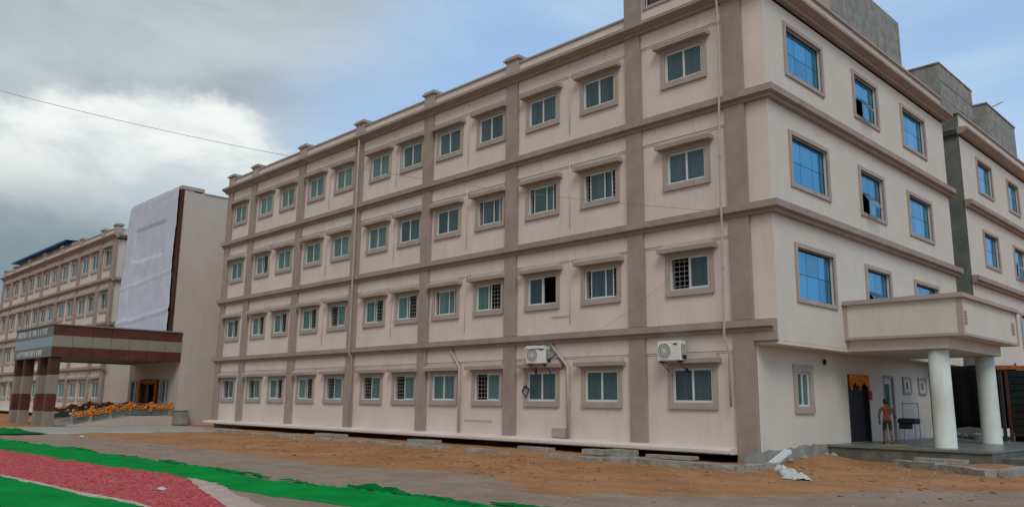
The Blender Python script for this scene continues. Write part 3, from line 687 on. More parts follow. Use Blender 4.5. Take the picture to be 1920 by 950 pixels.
for y0 in (4.52, 9.5): 
    b = MB(); b.box(PX + .002, PX + .022, y0, y0 + .30, 4.0, 4.40); vv = b.build('porch_vent', 'trim_light', wing)
    for k in range(4): MB().box(PX + .022, PX + .032, y0 + .03, y0 + .27, 4.04 + k * .09, 4.08 + k * .09).build('louvre', 'trim_paint', vv, loc=None)
for y in (5.0, 9.55):
    m = MB(); m.lathe((3.55, y, .43), [(.31, 0), (.31, .02), (.30, .04), (.292, 1.4), (.285, 2.885)], 32); c = m.build('column', 'column_paint', wing, smooth=False)
    for pl in c.data.polygons: pl.use_smooth = len(pl.vertices) == 4
# outdoor bulkhead lamp (unlit) and small red plate by the door
m = MB(); m.blob((XG + .06, 4.24, 2.99), (.06, .07, .11), .02); tag(m.build('wall_lamp', 'dark_joint'), 'small dark unlit lamp on the wall above the ground-floor side window', 'lamp')
m = MB(); m.cbox(XG, XG + .02, 7.74, 7.98, 1.83, 2.15, .005); tag(m.build('wall_plate', 'red_plate'), 'small red plate on the wall right of the dark doorway', 'plate')

# drain pipes and conduits fixed to the wall
def pipe(pts, r, name='drain_pipe', mt='pipe_white', clamps=True):
    o = MB().tube(pts, r, 8).build(name, mt, wing, smooth=True)
    if clamps:
        c = MB()
        for a, b in zip(pts, pts[1:]):
            a, b = Vector(a), Vector(b)
            if (b - a).length > 1.5 and abs((b - a).normalized().z) > .9:
                c.lathe(((a.x + b.x) / 2, (a.y + b.y) / 2, (a.z + b.z) / 2), [(r * 1.35, -.04), (r * 1.35, .04)], 8)
        if c.v: c.build('pipe_clamp', 'trim_light', o, loc=None)
def wavy(x, y, z0, z1, amp=.05, n=14, seed=0):
    return [(x + amp * fbm(z0 + (z1 - z0) * k / n * .5, seed), y, z0 + (z1 - z0) * k / n) for k in range(n + 1)]
pipe([(-.42, -.22, 1.55), (-.42, -.22, 3.1), (-.46, -.40, 3.6), (-.43, -.40, 4.1), (-.42, -.36, 7.0), (-.40, -.40, 7.4), (-.36, -.37, 10.5), (-.33, -.40, 11.0), (-.28, -.36, 12.3), (-.30, -.40, 14.2), (-.34, -.52, 14.4), (-.34, -.3, 17)], .036)
pipe([(-20.05 + .10, -.2, .45), (-19.97, -.2, 3.5), (-19.95, -.38, 3.75), (-19.95, -.38, 7.4), (-19.95, -.38, 10.9), (-19.95, -.38, 14.0)], .038)
pipe([(-13.02, -.12, 3.66), (-12.45, -.12, 2.95), (-12.42, -.12, .45)], .055)
pipe([(-7.55, -.12, 3.66), (-6.74, -.12, 2.85), (-6.70, -.12, .45)], .06)
for x in (-6.68, -12.28, -18.0 + .75, -22.95):
    for z0, z1 in ((4.1, 6.9), (7.5, 10.4), (11.0, 13.9)): pipe([(x, -.06, z0 + .25), (x, -.06, z1)], .014, 'conduit', 'wall_paint', False)
m = MB(); m.cbox(-7.5, -6.86, -.10, -.002, .44, .76, .01); m.build('junction_box', 'trim_light', wing)
m = MB(); m.tube([(-10.6, -.04, .92), (-12.2, -.04, .93)], .012, 6); m.build('conduit', 'trim_light', wing)
m = MB(); m.tube([(-7.6, -.03, 4.62), (-6.75, -.03, 4.60)], .012, 6); m.build('conduit', 'trim_light', wing)

# ---------------------------------------------------------------- second side block and rooftop masonry
b2 = thing('rear_block', 'pale rear block with blue windows beyond the dark recess at right edge', 'building', (-3, 28, 0))
c2 = [(20.65, 22.90), (25.75, 27.75), (30.6, 32.9)]
MB().holed('x', XS, 18.3, 40, -.1, 14.0, [(a, b, z, z + SH) for a, b in c2 for z in side_z], .22, 1).build('side_wall', 'side_paint', b2)
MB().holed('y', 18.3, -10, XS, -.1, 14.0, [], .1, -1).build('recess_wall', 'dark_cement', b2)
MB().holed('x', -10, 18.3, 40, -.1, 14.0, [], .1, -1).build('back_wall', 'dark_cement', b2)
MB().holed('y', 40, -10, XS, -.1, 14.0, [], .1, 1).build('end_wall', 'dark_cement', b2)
MB().box(-10, XS, 18.31, 40, 13.9, 13.985).build('roof_slab', 'raw_cement', b2)
for z in LEDGE[1:]:
    MB().extrude([(XS, z), (XS + .16, z), (XS + .16, z + .10), (XS + .298, z + .13), (XS + .298, z + .327), (XS, z + .357)], 'y', 18.25, 40).build('ledge', 'trim_paint', b2)
MB().extrude([(XS, CORN), (XS + .18, CORN), (XS + .40, CORN + .18), (XS + .40, CORN + .287), (XS, CORN + .337)], 'y', 18.2, 40).build('cornice', 'trim_paint', b2)
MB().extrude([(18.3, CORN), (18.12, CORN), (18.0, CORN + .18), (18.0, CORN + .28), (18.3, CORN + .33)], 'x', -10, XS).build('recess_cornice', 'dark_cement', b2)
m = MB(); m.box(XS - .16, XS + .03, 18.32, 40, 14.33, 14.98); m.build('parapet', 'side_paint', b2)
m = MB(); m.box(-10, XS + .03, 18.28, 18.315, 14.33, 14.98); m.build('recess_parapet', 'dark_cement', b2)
m = MB(); m.box(XS - .22, XS + .12, 18.2, 40, 14.98, 15.06); m.build('coping', 'trim_light', b2)
for i, (a, b) in enumerate(c2):
    for f, z in enumerate(side_z): blue_window(b2, a, b, z, SH, vent=(0, 0) if (i, f) == (1, 1) else None)
# link wall between the two side blocks, deep in the recess
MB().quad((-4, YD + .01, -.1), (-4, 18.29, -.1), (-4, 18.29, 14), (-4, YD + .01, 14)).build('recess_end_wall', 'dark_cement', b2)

def masonry(name, label, x0, x1, y0, y1, z0, z1, rows, lip=True):
    t = thing(name, label, 'rooftop room', ((x0 + x1) / 2, (y0 + y1) / 2, z0))
    m = MB(); m.box(x0, x1, y0, y1, z0, z1); m.build('wall', 'raw_cement', t)
    if rows:
        cnt = 0
        for r_ in range(rows):
            za = z0 + (z1 - z0) * r_ / rows; zb = z0 + (z1 - z0) * (r_ + 1) / rows - .03
            k = 0; y = y0 - (0.3 if r_ % 2 else 0)
            while y < y1 - .05:
                a = max(y, y0) + .015; b = min(y + .95, y1) - .015
                MB().cbox(x1 - .02, x1 + .025 + random.uniform(-.008, .008), a, b, za, zb, .012).build('block', 'raw_cement', t); y += .95
    if lip:
        m = MB(); m.box(x0 - .05, x1 + .05, y0 - .05, y1 + .05, z1, z1 + .08); m.build('slab', 'raw_cement', t)
    return t
masonry('stair_tower', 'stained grey cement stair tower on the roof behind the side parapet', -5.0, -0.05, 6.5, 14.85, 13.985, 18.62, 0, False)
masonry('water_tank_room', 'grey block masonry rooftop room above the dark recess', -4.2, 0.0, 19.8, 24.9, 13.985, 18.25, 5)
masonry('rooftop_cabin', 'smaller grey cement rooftop cabin furthest back, with a thin rod', -4.0, 0.0, 27.6, 33.3, 13.985, 18.35, 0)
m = MB(); m.tube([(-.2, 28.6, 18.35), (0.0, 31.3, 19.5)], .03, 6); tag(m.build('antenna_rod', 'grille_metal'), 'thin metal rod leaning out above the furthest rooftop cabin', 'rod')

# ---------------------------------------------------------------- entrance block with the hanging sheet
blk = thing('entrance_block', 'tall plain beige entrance block between the wings, fronted by a hanging white sheet', 'building', (-43.7, 6.0, 0.0))
BX0, BX1 = -48.0, -39.4
bd = (-45.6, -42.5, 0.55, 2.85); bw1 = (-47.55, -46.05, 1.25, 2.85); bw2 = (-42.15, -40.75, 1.25, 2.85)
MB().holed('y', -0.2, BX0, BX1, -.1, 5.0, [bd, bw1, bw2], .25, -1).build('entrance_wall', 'block_paint', blk)
m = MB(); m.quad((BX0, -1, 5.0), (BX1, -1, 5.0), (BX1, -1, 15.05), (BX0, -1, 15.05)); m.quad((BX0, -1, 5), (BX0, -.2, 5), (BX1, -.2, 5), (BX1, -1, 5)); m.build('upper_front_wall', 'dull_brown', blk)
m = MB(); m.quad((BX1, -.2, -.1), (BX1, 14, -.1), (BX1, 14, 14.95), (BX1, -.2, 14.95)); m.quad((BX1, -1, 5), (BX1, -.2, 5), (BX1, -.2, 15.05), (BX1, -1, 15.05)); m.build('right_wall', 'block_paint', blk)
m = MB(); m.quad((BX0, -.2, -.1), (BX0, 14, -.1), (BX0, 14, 14.95), (BX0, -.2, 14.95)); m.quad((BX0, -1, 5), (BX0, -.2, 5), (BX0, -.2, 15.05), (BX0, -1, 15.05)); m.build('left_wall', 'block_paint', blk)
m = MB(); m.box(BX0 + .01, BX1 - .01, -.98, 14, 14.7, 14.9); m.quad((BX0, 14, -.1), (BX1, 14, -.1), (BX1, 14, 14.9), (BX0, 14, 14.9)); m.build('roof_slab', 'raw_cement', blk)
m = MB(); m.box(BX0 - .05, BX1 + .06, -1.06, .45, 15.05, 15.28); m.build('raised_coping', 'trim_light', blk)
m = MB(); m.box(BX1 - .2, BX1 + .05, .46, 14.05, 14.95, 15.03); m.build('side_coping', 'trim_light', blk)
m = MB(); m.box(BX1 - .32, BX1 + .03, -1.035, -.86, 5.7, 15.05); m.build('corner_cladding', 'dull_brown', blk)
# narrow glazed side lights and panelled door
for a, b, c, d in (bw1, bw2):
    f = MB(); 
    for x in (a, b - .16): f.box(x, x + .16, -.24, .0, c, d)
    f.box(a + .16, b - .16, -.24, 0, c, c + .14); f.box(a + .16, b - .16, -.24, 0, d - .14, d)
    w = f.build('window', 'trim_light', blk)
    MB().box(a + .16, (a + b) / 2 - .05, -.12, -.10, c + .14, d - .14).build('pane', 'glass_green', w, loc=None); MB().box((a + b) / 2 + .05, b - .16, -.12, -.10, c + .14, d - .14).build('pane', 'glass_green', w, loc=None)
    MB().box((a + b) / 2 - .05, (a + b) / 2 + .05, -.16, -.08, c + .14, d - .14).build('mullion', 'upvc_white', w, loc=None)
f = MB(); f.box(bd[0], bd[0] + .2, -.26, 0, bd[2], bd[3]); f.box(bd[1] - .2, bd[1], -.26, 0, bd[2], bd[3]); f.box(bd[0] + .2, bd[1] - .2, -.26, 0, bd[3] - .2, bd[3])
dr = f.build('door', 'wood_door', blk)
MB().box(bd[0] + .2, -44.5, -.1, -.04, bd[2], bd[3] - .2).build('door_leaf', 'wood_door', dr, loc=None)
MB().box(-43.3, bd[1] - .2, -.1, -.04, bd[2], bd[3] - .2).build('door_leaf', 'wood_door', dr, loc=None)
MB().box(-44.5, -43.3, .3, .34, bd[2], bd[3] - .2).build('dark_lobby_door', 'dark_door', dr, loc=None)

# hanging white sheet: box-like relief under it, sagging creases, torn right edge
m = MB(); nu, nv = 60, 80
def sheet(u, v):
    wob = 0.16 * fbm(v * 6, 3.0) + .05 * fbm(v * 25, 5.0)
    xl = BX0 - .12 - .35 * (1 - v) + .12 * fbm(v * 5, 9.0); xr = BX1 - .30 + wob * .5 + .10 * math.sin(v * 9)
    x = xl + (xr - xl) * u; z = 5.75 + v * 9.42 + .10 * fbm(u * 4, 1.0) * (1 - v)
    d = 0.10 + 0.03 * fbm(u * 5, v * 4, 2.0) + .016 * fbm(u * 34, v * 2.5, 4.0)
    fx = lambda a, lo, hi, s: max(0, min(1, (a - lo) / s)) * max(0, min(1, (hi - a) / s))
    d -= .085 * fx(u, .16, .80, .02) * fx(v, .55, .80, .012)                  # hollow where the sheet spans a recess
    d += .22 * (1 - v) * (1 - u) ** 3 
    d += .07 * math.exp(-((v - .10 - .05 * u) / .012) ** 2) + .05 * math.exp(-((v - .36 - .06 * u) / .008) ** 2) + .05 * math.exp(-((u - .14) / .02) ** 2) * (v < .6)
    return (x, -1.05 - d, z)
m.v = [sheet(i / nu, j / nv) for j in range(nv + 1) for i in range(nu + 1)]
m.f = [(j * (nu + 1) + i, j * (nu + 1) + i + 1, (j + 1) * (nu + 1) + i + 1, (j + 1) * (nu + 1) + i) for j in range(nv) for i in range(nu)]
sheet_o = m.build('hanging_sheet', 'white_cloth', smooth=True)
sm = sheet_o.modifiers.new('thickness', 'SOLIDIFY'); sm.thickness = .02; sm.offset = -1
tag(sheet_o, 'large creased white sheet hanging over the front of the tall entrance block', 'sheet')

# ---------------------------------------------------------------- striped entrance canopy
can = thing('entrance_canopy', 'flat entrance canopy with brown and beige striped fascia on paired pillars', 'canopy', (-43.2, -4, 0))
CX0, CX1, CY0, CY1 = -47.2, -39.36, -7.62, -0.21
MB().box(CX0 + .05, CX1 - .05, CY0 + .05, CY1, 3.95, 5.70).build('canopy_slab', 'raw_cement', can)
bands = [(3.88, 4.46, 'brown_panel'), (4.46, 5.12, 'beige_panel'), (5.12, 5.70, 'brown_panel')]
npan = 7; dy = (CY1 - CY0) / npan
for z0, z1, mt in bands:
    for k in range(npan):
        MB().cbox(CX1 - .05, CX1 + .02, CY0 + .02 + k * dy + .008, CY0 + .02 + (k + 1) * dy - .008 - (.02 if k == npan - 1 else 0), z0 + .006, z1 - .006, .006).build('fascia_panel', mt, can)
        MB().cbox(CX0 - .02, CX0 + .05, CY0 + .02 + k * dy + .008, CY0 + .02 + (k + 1) * dy - .008, z0 + .006, z1 - .006, .006).build('fascia_panel', mt, can)
fb = [(3.88, 4.46, 'grey_panel'), (4.46, 5.05, 'blue_grey_panel'), (5.05, 5.70, 'grey_panel')]
for z0, z1, mt in fb:
    for k in range(5):
        a = CX0 + (CX1 - CX0) * k / 5; b = CX0 + (CX1 - CX0) * (k + 1) / 5
        MB().cbox(a + .008, b - .008, CY0 - .03, CY0 + .05, z0 + .006, z1 - .006, .006).build('front_panel', mt, can)
MB().box(CX0 - .08, CX1 + .08, CY0 - .10, CY1, 5.705, 5.78).build('canopy_cap', 'grille_metal', can)
# raised sign lettering (too worn in the photograph to read)
random.seed(21)
for z0, hh, x0, x1 in ((5.20, .36, -46.6, -40.4), (4.00, .32, -46.4, -41.2)):
    x = x0
    while x < x1:
        w = random.uniform(.30, .46); m = MB(); y0, y1 = CY0 - .06, CY0 - .031
        m.box(x, x + .09, y0, y1, z0, z0 + hh); k = random.random()
        if .2 < k < .75: m.box(x + w - .09, x + w, y0, y1, z0, z0 + hh)
        if k > .2: m.box(x + .09, x + w - .09, y0, y1, z0 + hh - .08, z0 + hh)
        if k > .45: m.box(x + .09, x + w - .09, y0, y1, z0 + hh * .42, z0 + hh * .42 + .07)
        m.build('letter', 'white_letter', can); x += w + (.12 if random.random() > .18 else .45)
for x in (-39.72, -41.7, -44.95, -46.95):
    col = MB().box(x - .2, x + .2, CY0 + .12, CY0 + .52, -.1, 3.95).build('pillar', 'dull_brown', can)
    for z0, z1, mt in ((-.1, .82, 'beige_panel'), (.82, 1.78, 'brown_panel'), (1.78, 2.88, 'beige_panel'), (2.88, 3.95, 'dull_brown')):
        MB().cbox(x - .25, x + .25, CY0 + .06, CY0 + .58, z0 + .008, z1 - .008, .012).build('pillar_cladding', mt, col, loc=None)
for y in (-1.6, -3.1): MB().lathe((-40.2, y, 3.90), [(.07, 0), (.07, .05)], 12).build('downlight', 'upvc_white', can)

# ramp and railings up to the entrance
ramp = thing('entrance_ramp', 'low beige ramp and landing under the striped canopy', 'ramp', (-43.5, -3, 0))
m = MB(); m.extrude([(-.22, -.1), (-.22, .55), (-2.9, .55), (-6.2, .03), (-6.2, -.1)], 'x', -47.4, -39.3); m.build('ramp_body', 'block_paint', ramp)
m = MB(); m.box(-47.3, -39.4, -2.85, -.3, .552, .575); m.build('landing_slab', 'veranda_tile', ramp)
def rz(y): return .57 if y > -2.9 else .03 + (y + 6.2) / 3.3 * .54
for x, which in ((-39.55, 'right'), (-47.1, 'left')):
    rl = thing('ramp_railing', 'steel railing on the %s side of the entrance ramp, draped with marigolds' % which, 'railing', (x, -3.3, 0.3), 'ramp railings')
    ysr = [-.5, -1.7, -2.9, -4.0, -5.1, -6.1]
    for y in ysr: MB().tube([(x, y, rz(y) - .02), (x, y, rz(y) + .72)], .022, 8).build('post', 'steel_rail', rl)
    for h in (.70, .40): MB().tube([(x, y, rz(y) + h) for y in (-.4, -2.9, -6.2)], .022, 8).build('rail', 'steel_rail', rl)
    for a, b in zip(ysr, ysr[1:]):
        m = MB(); m.add([(x - .006, a - .08, rz(a) + .06), (x - .006, b + .08, rz(b) + .06), (x - .006, b + .08, rz(b) + .36), (x - .006, a - .08, rz(a) + .36), (x + .006, a - .08, rz(a) + .06), (x + .006, b + .08, rz(b) + .06), (x + .006, b + .08, rz(b) + .36), (x + .006, a - .08, rz(a) + .36)], [(0, 1, 2, 3), (7, 6, 5, 4), (0, 4, 5, 1), (1, 5, 6, 2), (2, 6, 7, 3), (3, 7, 4, 0)])
        m.build('glass_panel', 'glass_teal_panel', rl)
    # one thick garland per railing, swagged between the posts
    m = MB()
    for a, b in zip(ysr, ysr[1:]):
        for k in range(26):
            t = k / 26; y = a + (b - a) * t; z = rz(y) + .74 - .20 * 4 * t * (1 - t)
            for _ in range(4): m.blob((x + random.uniform(-.08, .08), y + random.uniform(-.06, .06), z + random.uniform(-.16, .05)), random.uniform(.045, .07), .35)
        for k in range(14):
            for _ in range(2): m.blob((x + random.uniform(-.07, .07), a + random.uniform(-.07, .07), rz(a) + .74 - k * .035), random.uniform(.05, .075), .25)
    tag(m.build('marigold_garland', 'marigold' if which == 'right' else 'marigold_red'), ('bright orange marigold garland swagged along the right ramp railing' if which == 'right' else 'darker orange marigold garland along the left ramp railing, nearer the pillars'), 'garland', 'garlands at the entrance')
m = MB()
for k in range(60):
    t = k / 59
    for _ in range(3): m.blob((-45.5 + 2.9 * t, -.34 + random.uniform(-.05, .05), 2.62 + .10 * abs(math.sin(t * 9)) + random.uniform(-.1, .1)), random.uniform(.05, .08), .25)
for x in (-45.45, -42.7):
    for k in range(46):
        for _ in range(2): m.blob((x + random.uniform(-.1, .1), -.34, .75 + k * .042), random.uniform(.05, .075), .25)
tag(m.build('marigold_garland', 'marigold_red'), 'rust-coloured flower garland framing the main entrance door', 'garland', 'garlands at the entrance')
bn = thing('grey_cabinet', 'small grey-green metal cabinet against the beige entrance block', 'cabinet', (-38.95, -.05, 0))
MB().cbox(-39.3, -38.75, -.45, .35, .02, .85, .02).build('body', 'raw_cement', bn); MB().cbox(-39.34, -38.7, -.5, .4, .855, .91, .01).build('lid', 'kerb_concrete', bn)

# ---------------------------------------------------------------- air conditioners
def aircon(label, x, z, rot):
    t = thing('air_conditioner', label, 'air conditioner', (x, -.02, z), 'outdoor air conditioner units')
    t.rotation_euler.z = rot; WORLD[t] = Vector((0, 0, 0))
    def pt(mb, n, mt, smooth=False): return mb.build(n, mt, t, smooth=smooth)
    b = pt(MB().cbox(-.42, .42, -.50, -.20, 0, .60, .02), 'body', 'ac_white')
    m = MB(); n = 28
    for r0, r1 in ((.225, .25), (.165, .178), (.105, .118), (.045, .058)):
        for k in range(n):
            a0, a1 = 2 * math.pi * k / n, 2 * math.pi * (k + 1) / n
            P = lambda r, a, y: (-.15 + r * math.cos(a), y, .30 + r * math.sin(a))
            m.quad(P(r0, a0, -.518), P(r1, a0, -.518), P(r1, a1, -.518), P(r0, a1, -.518)); m.quad(P(r1, a0, -.518), P(r1, a0, -.50), P(r1, a1, -.50), P(r1, a1, -.518)); m.quad(P(r0, a0, -.518), P(r0, a0, -.50), P(r0, a1, -.50), P(r0, a1, -.518))
    for k in range(8):
        a = math.pi * k / 8; c, s_ = math.cos(a) * .235, math.sin(a) * .235
        m.tube([(-.15 - c, -.515, .30 - s_), (-.15 + c, -.515, .30 + s_)], .006, 5)
    pt(m, 'fan_grille', 'ac_white')
    m = MB(); m.lathe((0, 0, 0), [(.235, 0), (.235, .006)], 28); m.v = [(-.15 + a, -.501 - c, .30 + b_) for a, b_, c in m.v]; pt(m, 'fan_well', 'ac_grey')
    m = MB(); m.lathe((0, 0, 0), [(.045, 0), (.04, .012)], 14); m.v = [(-.15 + a, -.511 - c, .30 + b_) for a, b_, c in m.v]; pt(m, 'fan_hub', 'ac_white')
    pt(MB().box(.17, .31, -.506, -.501, .47, .52), 'logo_plate', 'ac_logo')
    m = MB()
    for k in range(7): m.box(.4205, .426, -.46, -.24, .10 + k * .06, .13 + k * .06)
    pt(m, 'side_louvre', 'ac_grey')
    for sx in (-.32, .32):
        m = MB(); m.box(sx - .02, sx + .02, -.50, .02, -.045, -.003); m.box(sx - .018, sx + .018, -.03, .02, -.35, -.046); m.tube([(sx, -.44, -.04), (sx, 0, -.32)], .012, 6); pt(m, 'bracket', 'black_rubber')
    m = MB(); m.cbox(.43, .50, -.40, -.28, .06, .17, .01); pt(m, 'valve_cover', 'black_rubber')
    return t
a1 = aircon('white air conditioner with a plastic sheet on top, left of the angled drain pipe', -7.98, 2.96, R(9))
tt = MB()
for j in range(7):
    for i in range(9):
        u, v = i / 8, j / 6; tt.v.append((-.47 + .86 * u - .06 * v, -.56 + .40 * v, .625 + .05 * fbm(u * 5, v * 4) - (.10 if j == 0 else 0) - (.07 if i == 0 else 0)))
tt.f = [(j * 9 + i, j * 9 + i + 1, (j + 1) * 9 + i + 1, (j + 1) * 9 + i) for j in range(6) for i in range(8)]
tt.build('plastic_wrap', 'plastic_white', a1, smooth=True)
aircon('white air conditioner above the ground-floor window nearest the building corner', -2.30, 2.90, R(0))
m = MB(); m.tube([(-7.45, -.25, 3.1), (-7.2, -.15, 3.35), (-6.95, -.12, 3.0), (-6.9, -.12, 2.85), (-7.0, -.16, 2.75)], .022, 6)
tag(m.build('refrigerant_hose', 'black_rubber', smooth=True), 'black hose looping from the left air conditioner to the drain pipe', 'hose')
m = MB(); pts = []
for k in range(90):
    a = k * .42; r_ = .15 + .03 * math.sin(k * 1.7); pts.append((-8.78 + r_ * math.cos(a), -.10 + .02 * math.sin(k * .9), 2.02 + r_ * 1.1 * math.sin(a)))
m.tube(pts, .010, 5); tag(m.build('cable_coil', 'black_rubber'), 'coil of black cable hanging at the window below the left air conditioner', 'cable coil')

# ---------------------------------------------------------------- cables
def sag(a, b, s_, n=40):
    a, b = Vector(a), Vector(b); return [a.lerp(b, k / n) - Vector((0, 0, s_ * 4 * (k / n) * (1 - k / n))) for k in range(n + 1)]
far_end = CAM + Vector((-1.126, .16, .402)) * 22 + Vector((-3, -2, .6))
tag(MB().tube(sag(far_end, (-.4, -.42, 7.25), .75), .007, 6).build('overhead_cable', 'grille_metal'), 'long thin cable crossing the sky from the left to the near wing', 'cable')
tag(MB().tube(sag((-5.2, -.33, 4.0), (-2.45, -.08, 5.55), .12, 16), .004, 5).build('loose_cable', 'grille_metal'), 'thin loose cable slanting up from the first ledge to a first-floor window', 'cable')

# ---------------------------------------------------------------- kerbs and rubble along the wall
def rough_block(x0, x1, y0, y1, z0, z1, j=.03):
    bm = bmesh.new(); bmesh.ops.create_cube(bm, size=1.0); bmesh.ops.subdivide_edges(bm, edges=list(bm.edges), cuts=1, use_grid_fill=True)
    sd = random.uniform(0, 100)
    for v in bm.verts:
        q = Vector(((x0 + x1) / 2 + v.co.x * (x1 - x0), (y0 + y1) / 2 + v.co.y * (y1 - y0), (z0 + z1) / 2 + v.co.z * (z1 - z0)))
        q += Vector((noise.noise(q * 3 + Vector((sd, 0, 0))), noise.noise(q * 3 + Vector((0, sd, 0))), noise.noise(q * 3 + Vector((0, 0, sd))) * .6)) * j * 2; v.co = q
    m = MB(); bm.verts.ensure_lookup_table(); m.add([v.co for v in bm.verts], [[v.index for v in f.verts] for f in bm.faces]); bm.free(); return m
random.seed(5)
kb = thing('concrete_kerb', 'broken grey concrete kerb running along the foot of the near wing', 'kerb', (-12, -2.6, 0))
x = -30.0
while x < .95:
    w = min(random.uniform(.8, 1.9), .98 - x)
    if w < .15: break
    near = x > -3.2
    if near or random.random() < .85:
        y = -2.55 + random.uniform(-.12, .12) * (0.3 if near else 1); h = .115 if near else random.uniform(.03, .085)
        rough_block(x, x + w - .02, y, y + (.35 if near else random.uniform(.25, .5)), -.15, h, .028).build('kerb_block', 'kerb_concrete', kb)
    x += w
for k in range(3): rough_block(.98 - .02 * k, 1.28, -2.5 + k * .62, -1.9 + k * .62, -.15, .12, .03).build('kerb_block', 'kerb_concrete', kb)
m = MB(); vs_ = []
for j in range(11):
    for i in range(61):
        x = -3.3 + 4.4 * i / 60; y = -2.35 + 2.0 * j / 10; vs_.append((x, y, .035 - .03 * j / 10 + .025 * fbm(x * 1.5, y * 1.5, 6)))
m.add(vs_, [(j * 61 + i, j * 61 + i + 1, (j + 1) * 61 + i + 1, (j + 1) * 61 + i) for j in range(10) for i in range(60)]); m.build('earth_fill', 'soil', kb, smooth=True)
for nm, lb, a in (('stone_slab', 'grey stone slab propped under the plinth ledge, right one of the pair', (-4.35, -3.45, -1.05, -.6, .02, .22)), ('stone_slab', 'grey stone slab lying left of the pair under the plinth ledge', (-5.25, -4.42, -1.15, -.65, .02, .18)),
                  ('stone_slab', 'flat grey slab on the fill in front of the ledge near the corner', (-2.7, -1.2, -1.25, -.75, .07, .15)), ('stone_slab', 'long flat slab against the plinth ledge midway along the wing', (-8.3, -6.9, -.95, -.56, .01, .13)),
                  ('stone_slab', 'thin slab against the plinth ledge beneath the fourth pilaster from the corner', (-14.6, -12.9, -.95, -.56, .0, .12)), ('stone_slab', 'farthest flat slab lying along the plinth ledge', (-21.6, -19.4, -.95, -.56, .0, .12))):
    tag(rough_block(*a, .02).build(nm, 'kerb_concrete'), lb, 'slab', 'slabs along the wall')
# kerb in front of the porch
k2 = thing('concrete_kerb', 'grey concrete kerb around the earth bed in front of the porch', 'kerb', (4.4, 2.2, 0))
P0, P1, P2 = Vector((2.85, 3.0, 0)), Vector((5.75, 1.05, 0)), Vector((6.3, 3.9, 0))
def row(a, b, w0, h):
    d = (b - a); ln = d.length; d.normalize(); t = 0; n_ = Vector((-d.y, d.x, 0))
    while t < ln - .15:
        w = min(random.uniform(.7, 1.3), ln - t); mb = rough_block(0, w - .02, -w0 / 2, w0 / 2, -.12, h + random.uniform(-.02, .02), .028)
        mb.v = [tuple(a + d * (t + v[0]) + n_ * v[1] + Vector((0, 0, v[2]))) for v in mb.v]; mb.build('kerb_block', 'kerb_concrete', k2); t += w
row(P0, P1, .34, .15); row(P1 + Vector((.1, .2, 0)), P2, .34, .15)
m = MB(); vs_ = []
Q = [P0 + Vector((.1, .1, 0)), P1, P2, Vector((4.9, 4.15, 0))]
for j in range(15):
    for i in range(15):
        u, v = i / 14, j / 14; q_ = (Q[0] * (1 - u) + Q[1] * u) * (1 - v) + (Q[3] * (1 - u) + Q[2] * u) * v; vs_.append((q_.x, q_.y, .10 + .05 * fbm(q_.x * 2, q_.y * 2, 2)))
m.add(vs_, [(j * 15 + i, j * 15 + i + 1, (j + 1) * 15 + i + 1, (j + 1) * 15 + i) for j in range(14) for i in range(14)]); m.build('earth_fill', 'soil', k2, smooth=True)
tag(rough_block(3.2, 4.5, 3.3, 3.75, .08, .2, .02).build('stone_slab', 'kerb_concrete'), 'pale slab lying on the earth in front of the porch columns', 'slab', 'slabs along the wall')
# rubble lumps on the spoil heap
for k, (x, y, r_) in enumerate(((.95, 3.25, .11), (.85, 1.5, .08), (1.15, 2.3, .07), (.9, .55, .10), (1.0, 2.85, .06))):
    lb = ['largest pale rubble lump on the soil heap by the cement plinth', 'second rubble lump on the soil heap, near its middle', 'small rubble lump at the outer side of the soil heap', 'rubble lump beside the white pipes at the corner', 'small rubble lump next to the largest one on the heap'][k]
    tag(MB().blob((x, y, gz(x, y) + r_ * .5), (r_ * 1.2, r_, r_ * .8), .25).build('rubble_lump', 'kerb_concrete'), lb, 'rubble', 'rubble on the soil heap')
# white square pipes leaning at the corner
for k, (a, b) in enumerate((((.98, -1.05, -.02), (1.12, -.08, .40)), ((1.10, -1.08, -.02), (1.24, -.10, .40)))):
    a, b = Vector(a), Vector(b); d = (b - a).normalized(); s1 = d.cross(Vector((0, 0, 1))).normalized() * .045; s2 = d.cross(s1).normalized() * .045
    m = MB(); c = [s1 + s2, s1 - s2, -s1 - s2, -s1 + s2]; ci = [q_ * .8 for q_ in c]
    vv = [a + q_ for q_ in c] + [b + q_ for q_ in c] + [a + q_ for q_ in ci] + [b + q_ for q_ in ci]
    ff = []
    for i in range(4):
        j = (i + 1) % 4; ff += [(i, j, j + 4, i + 4), (i + 8, i + 12, j + 12, j + 8), (i, i + 8, j + 8, j), (i + 4, j + 4, j + 12, i + 12)]
    m.add(vv, ff); tag(m.build('square_pipe', 'upvc_white'), ('left' if k == 0 else 'right') + ' one of two white square pipes leaning at the building corner', 'pipe', 'pipes at the corner')
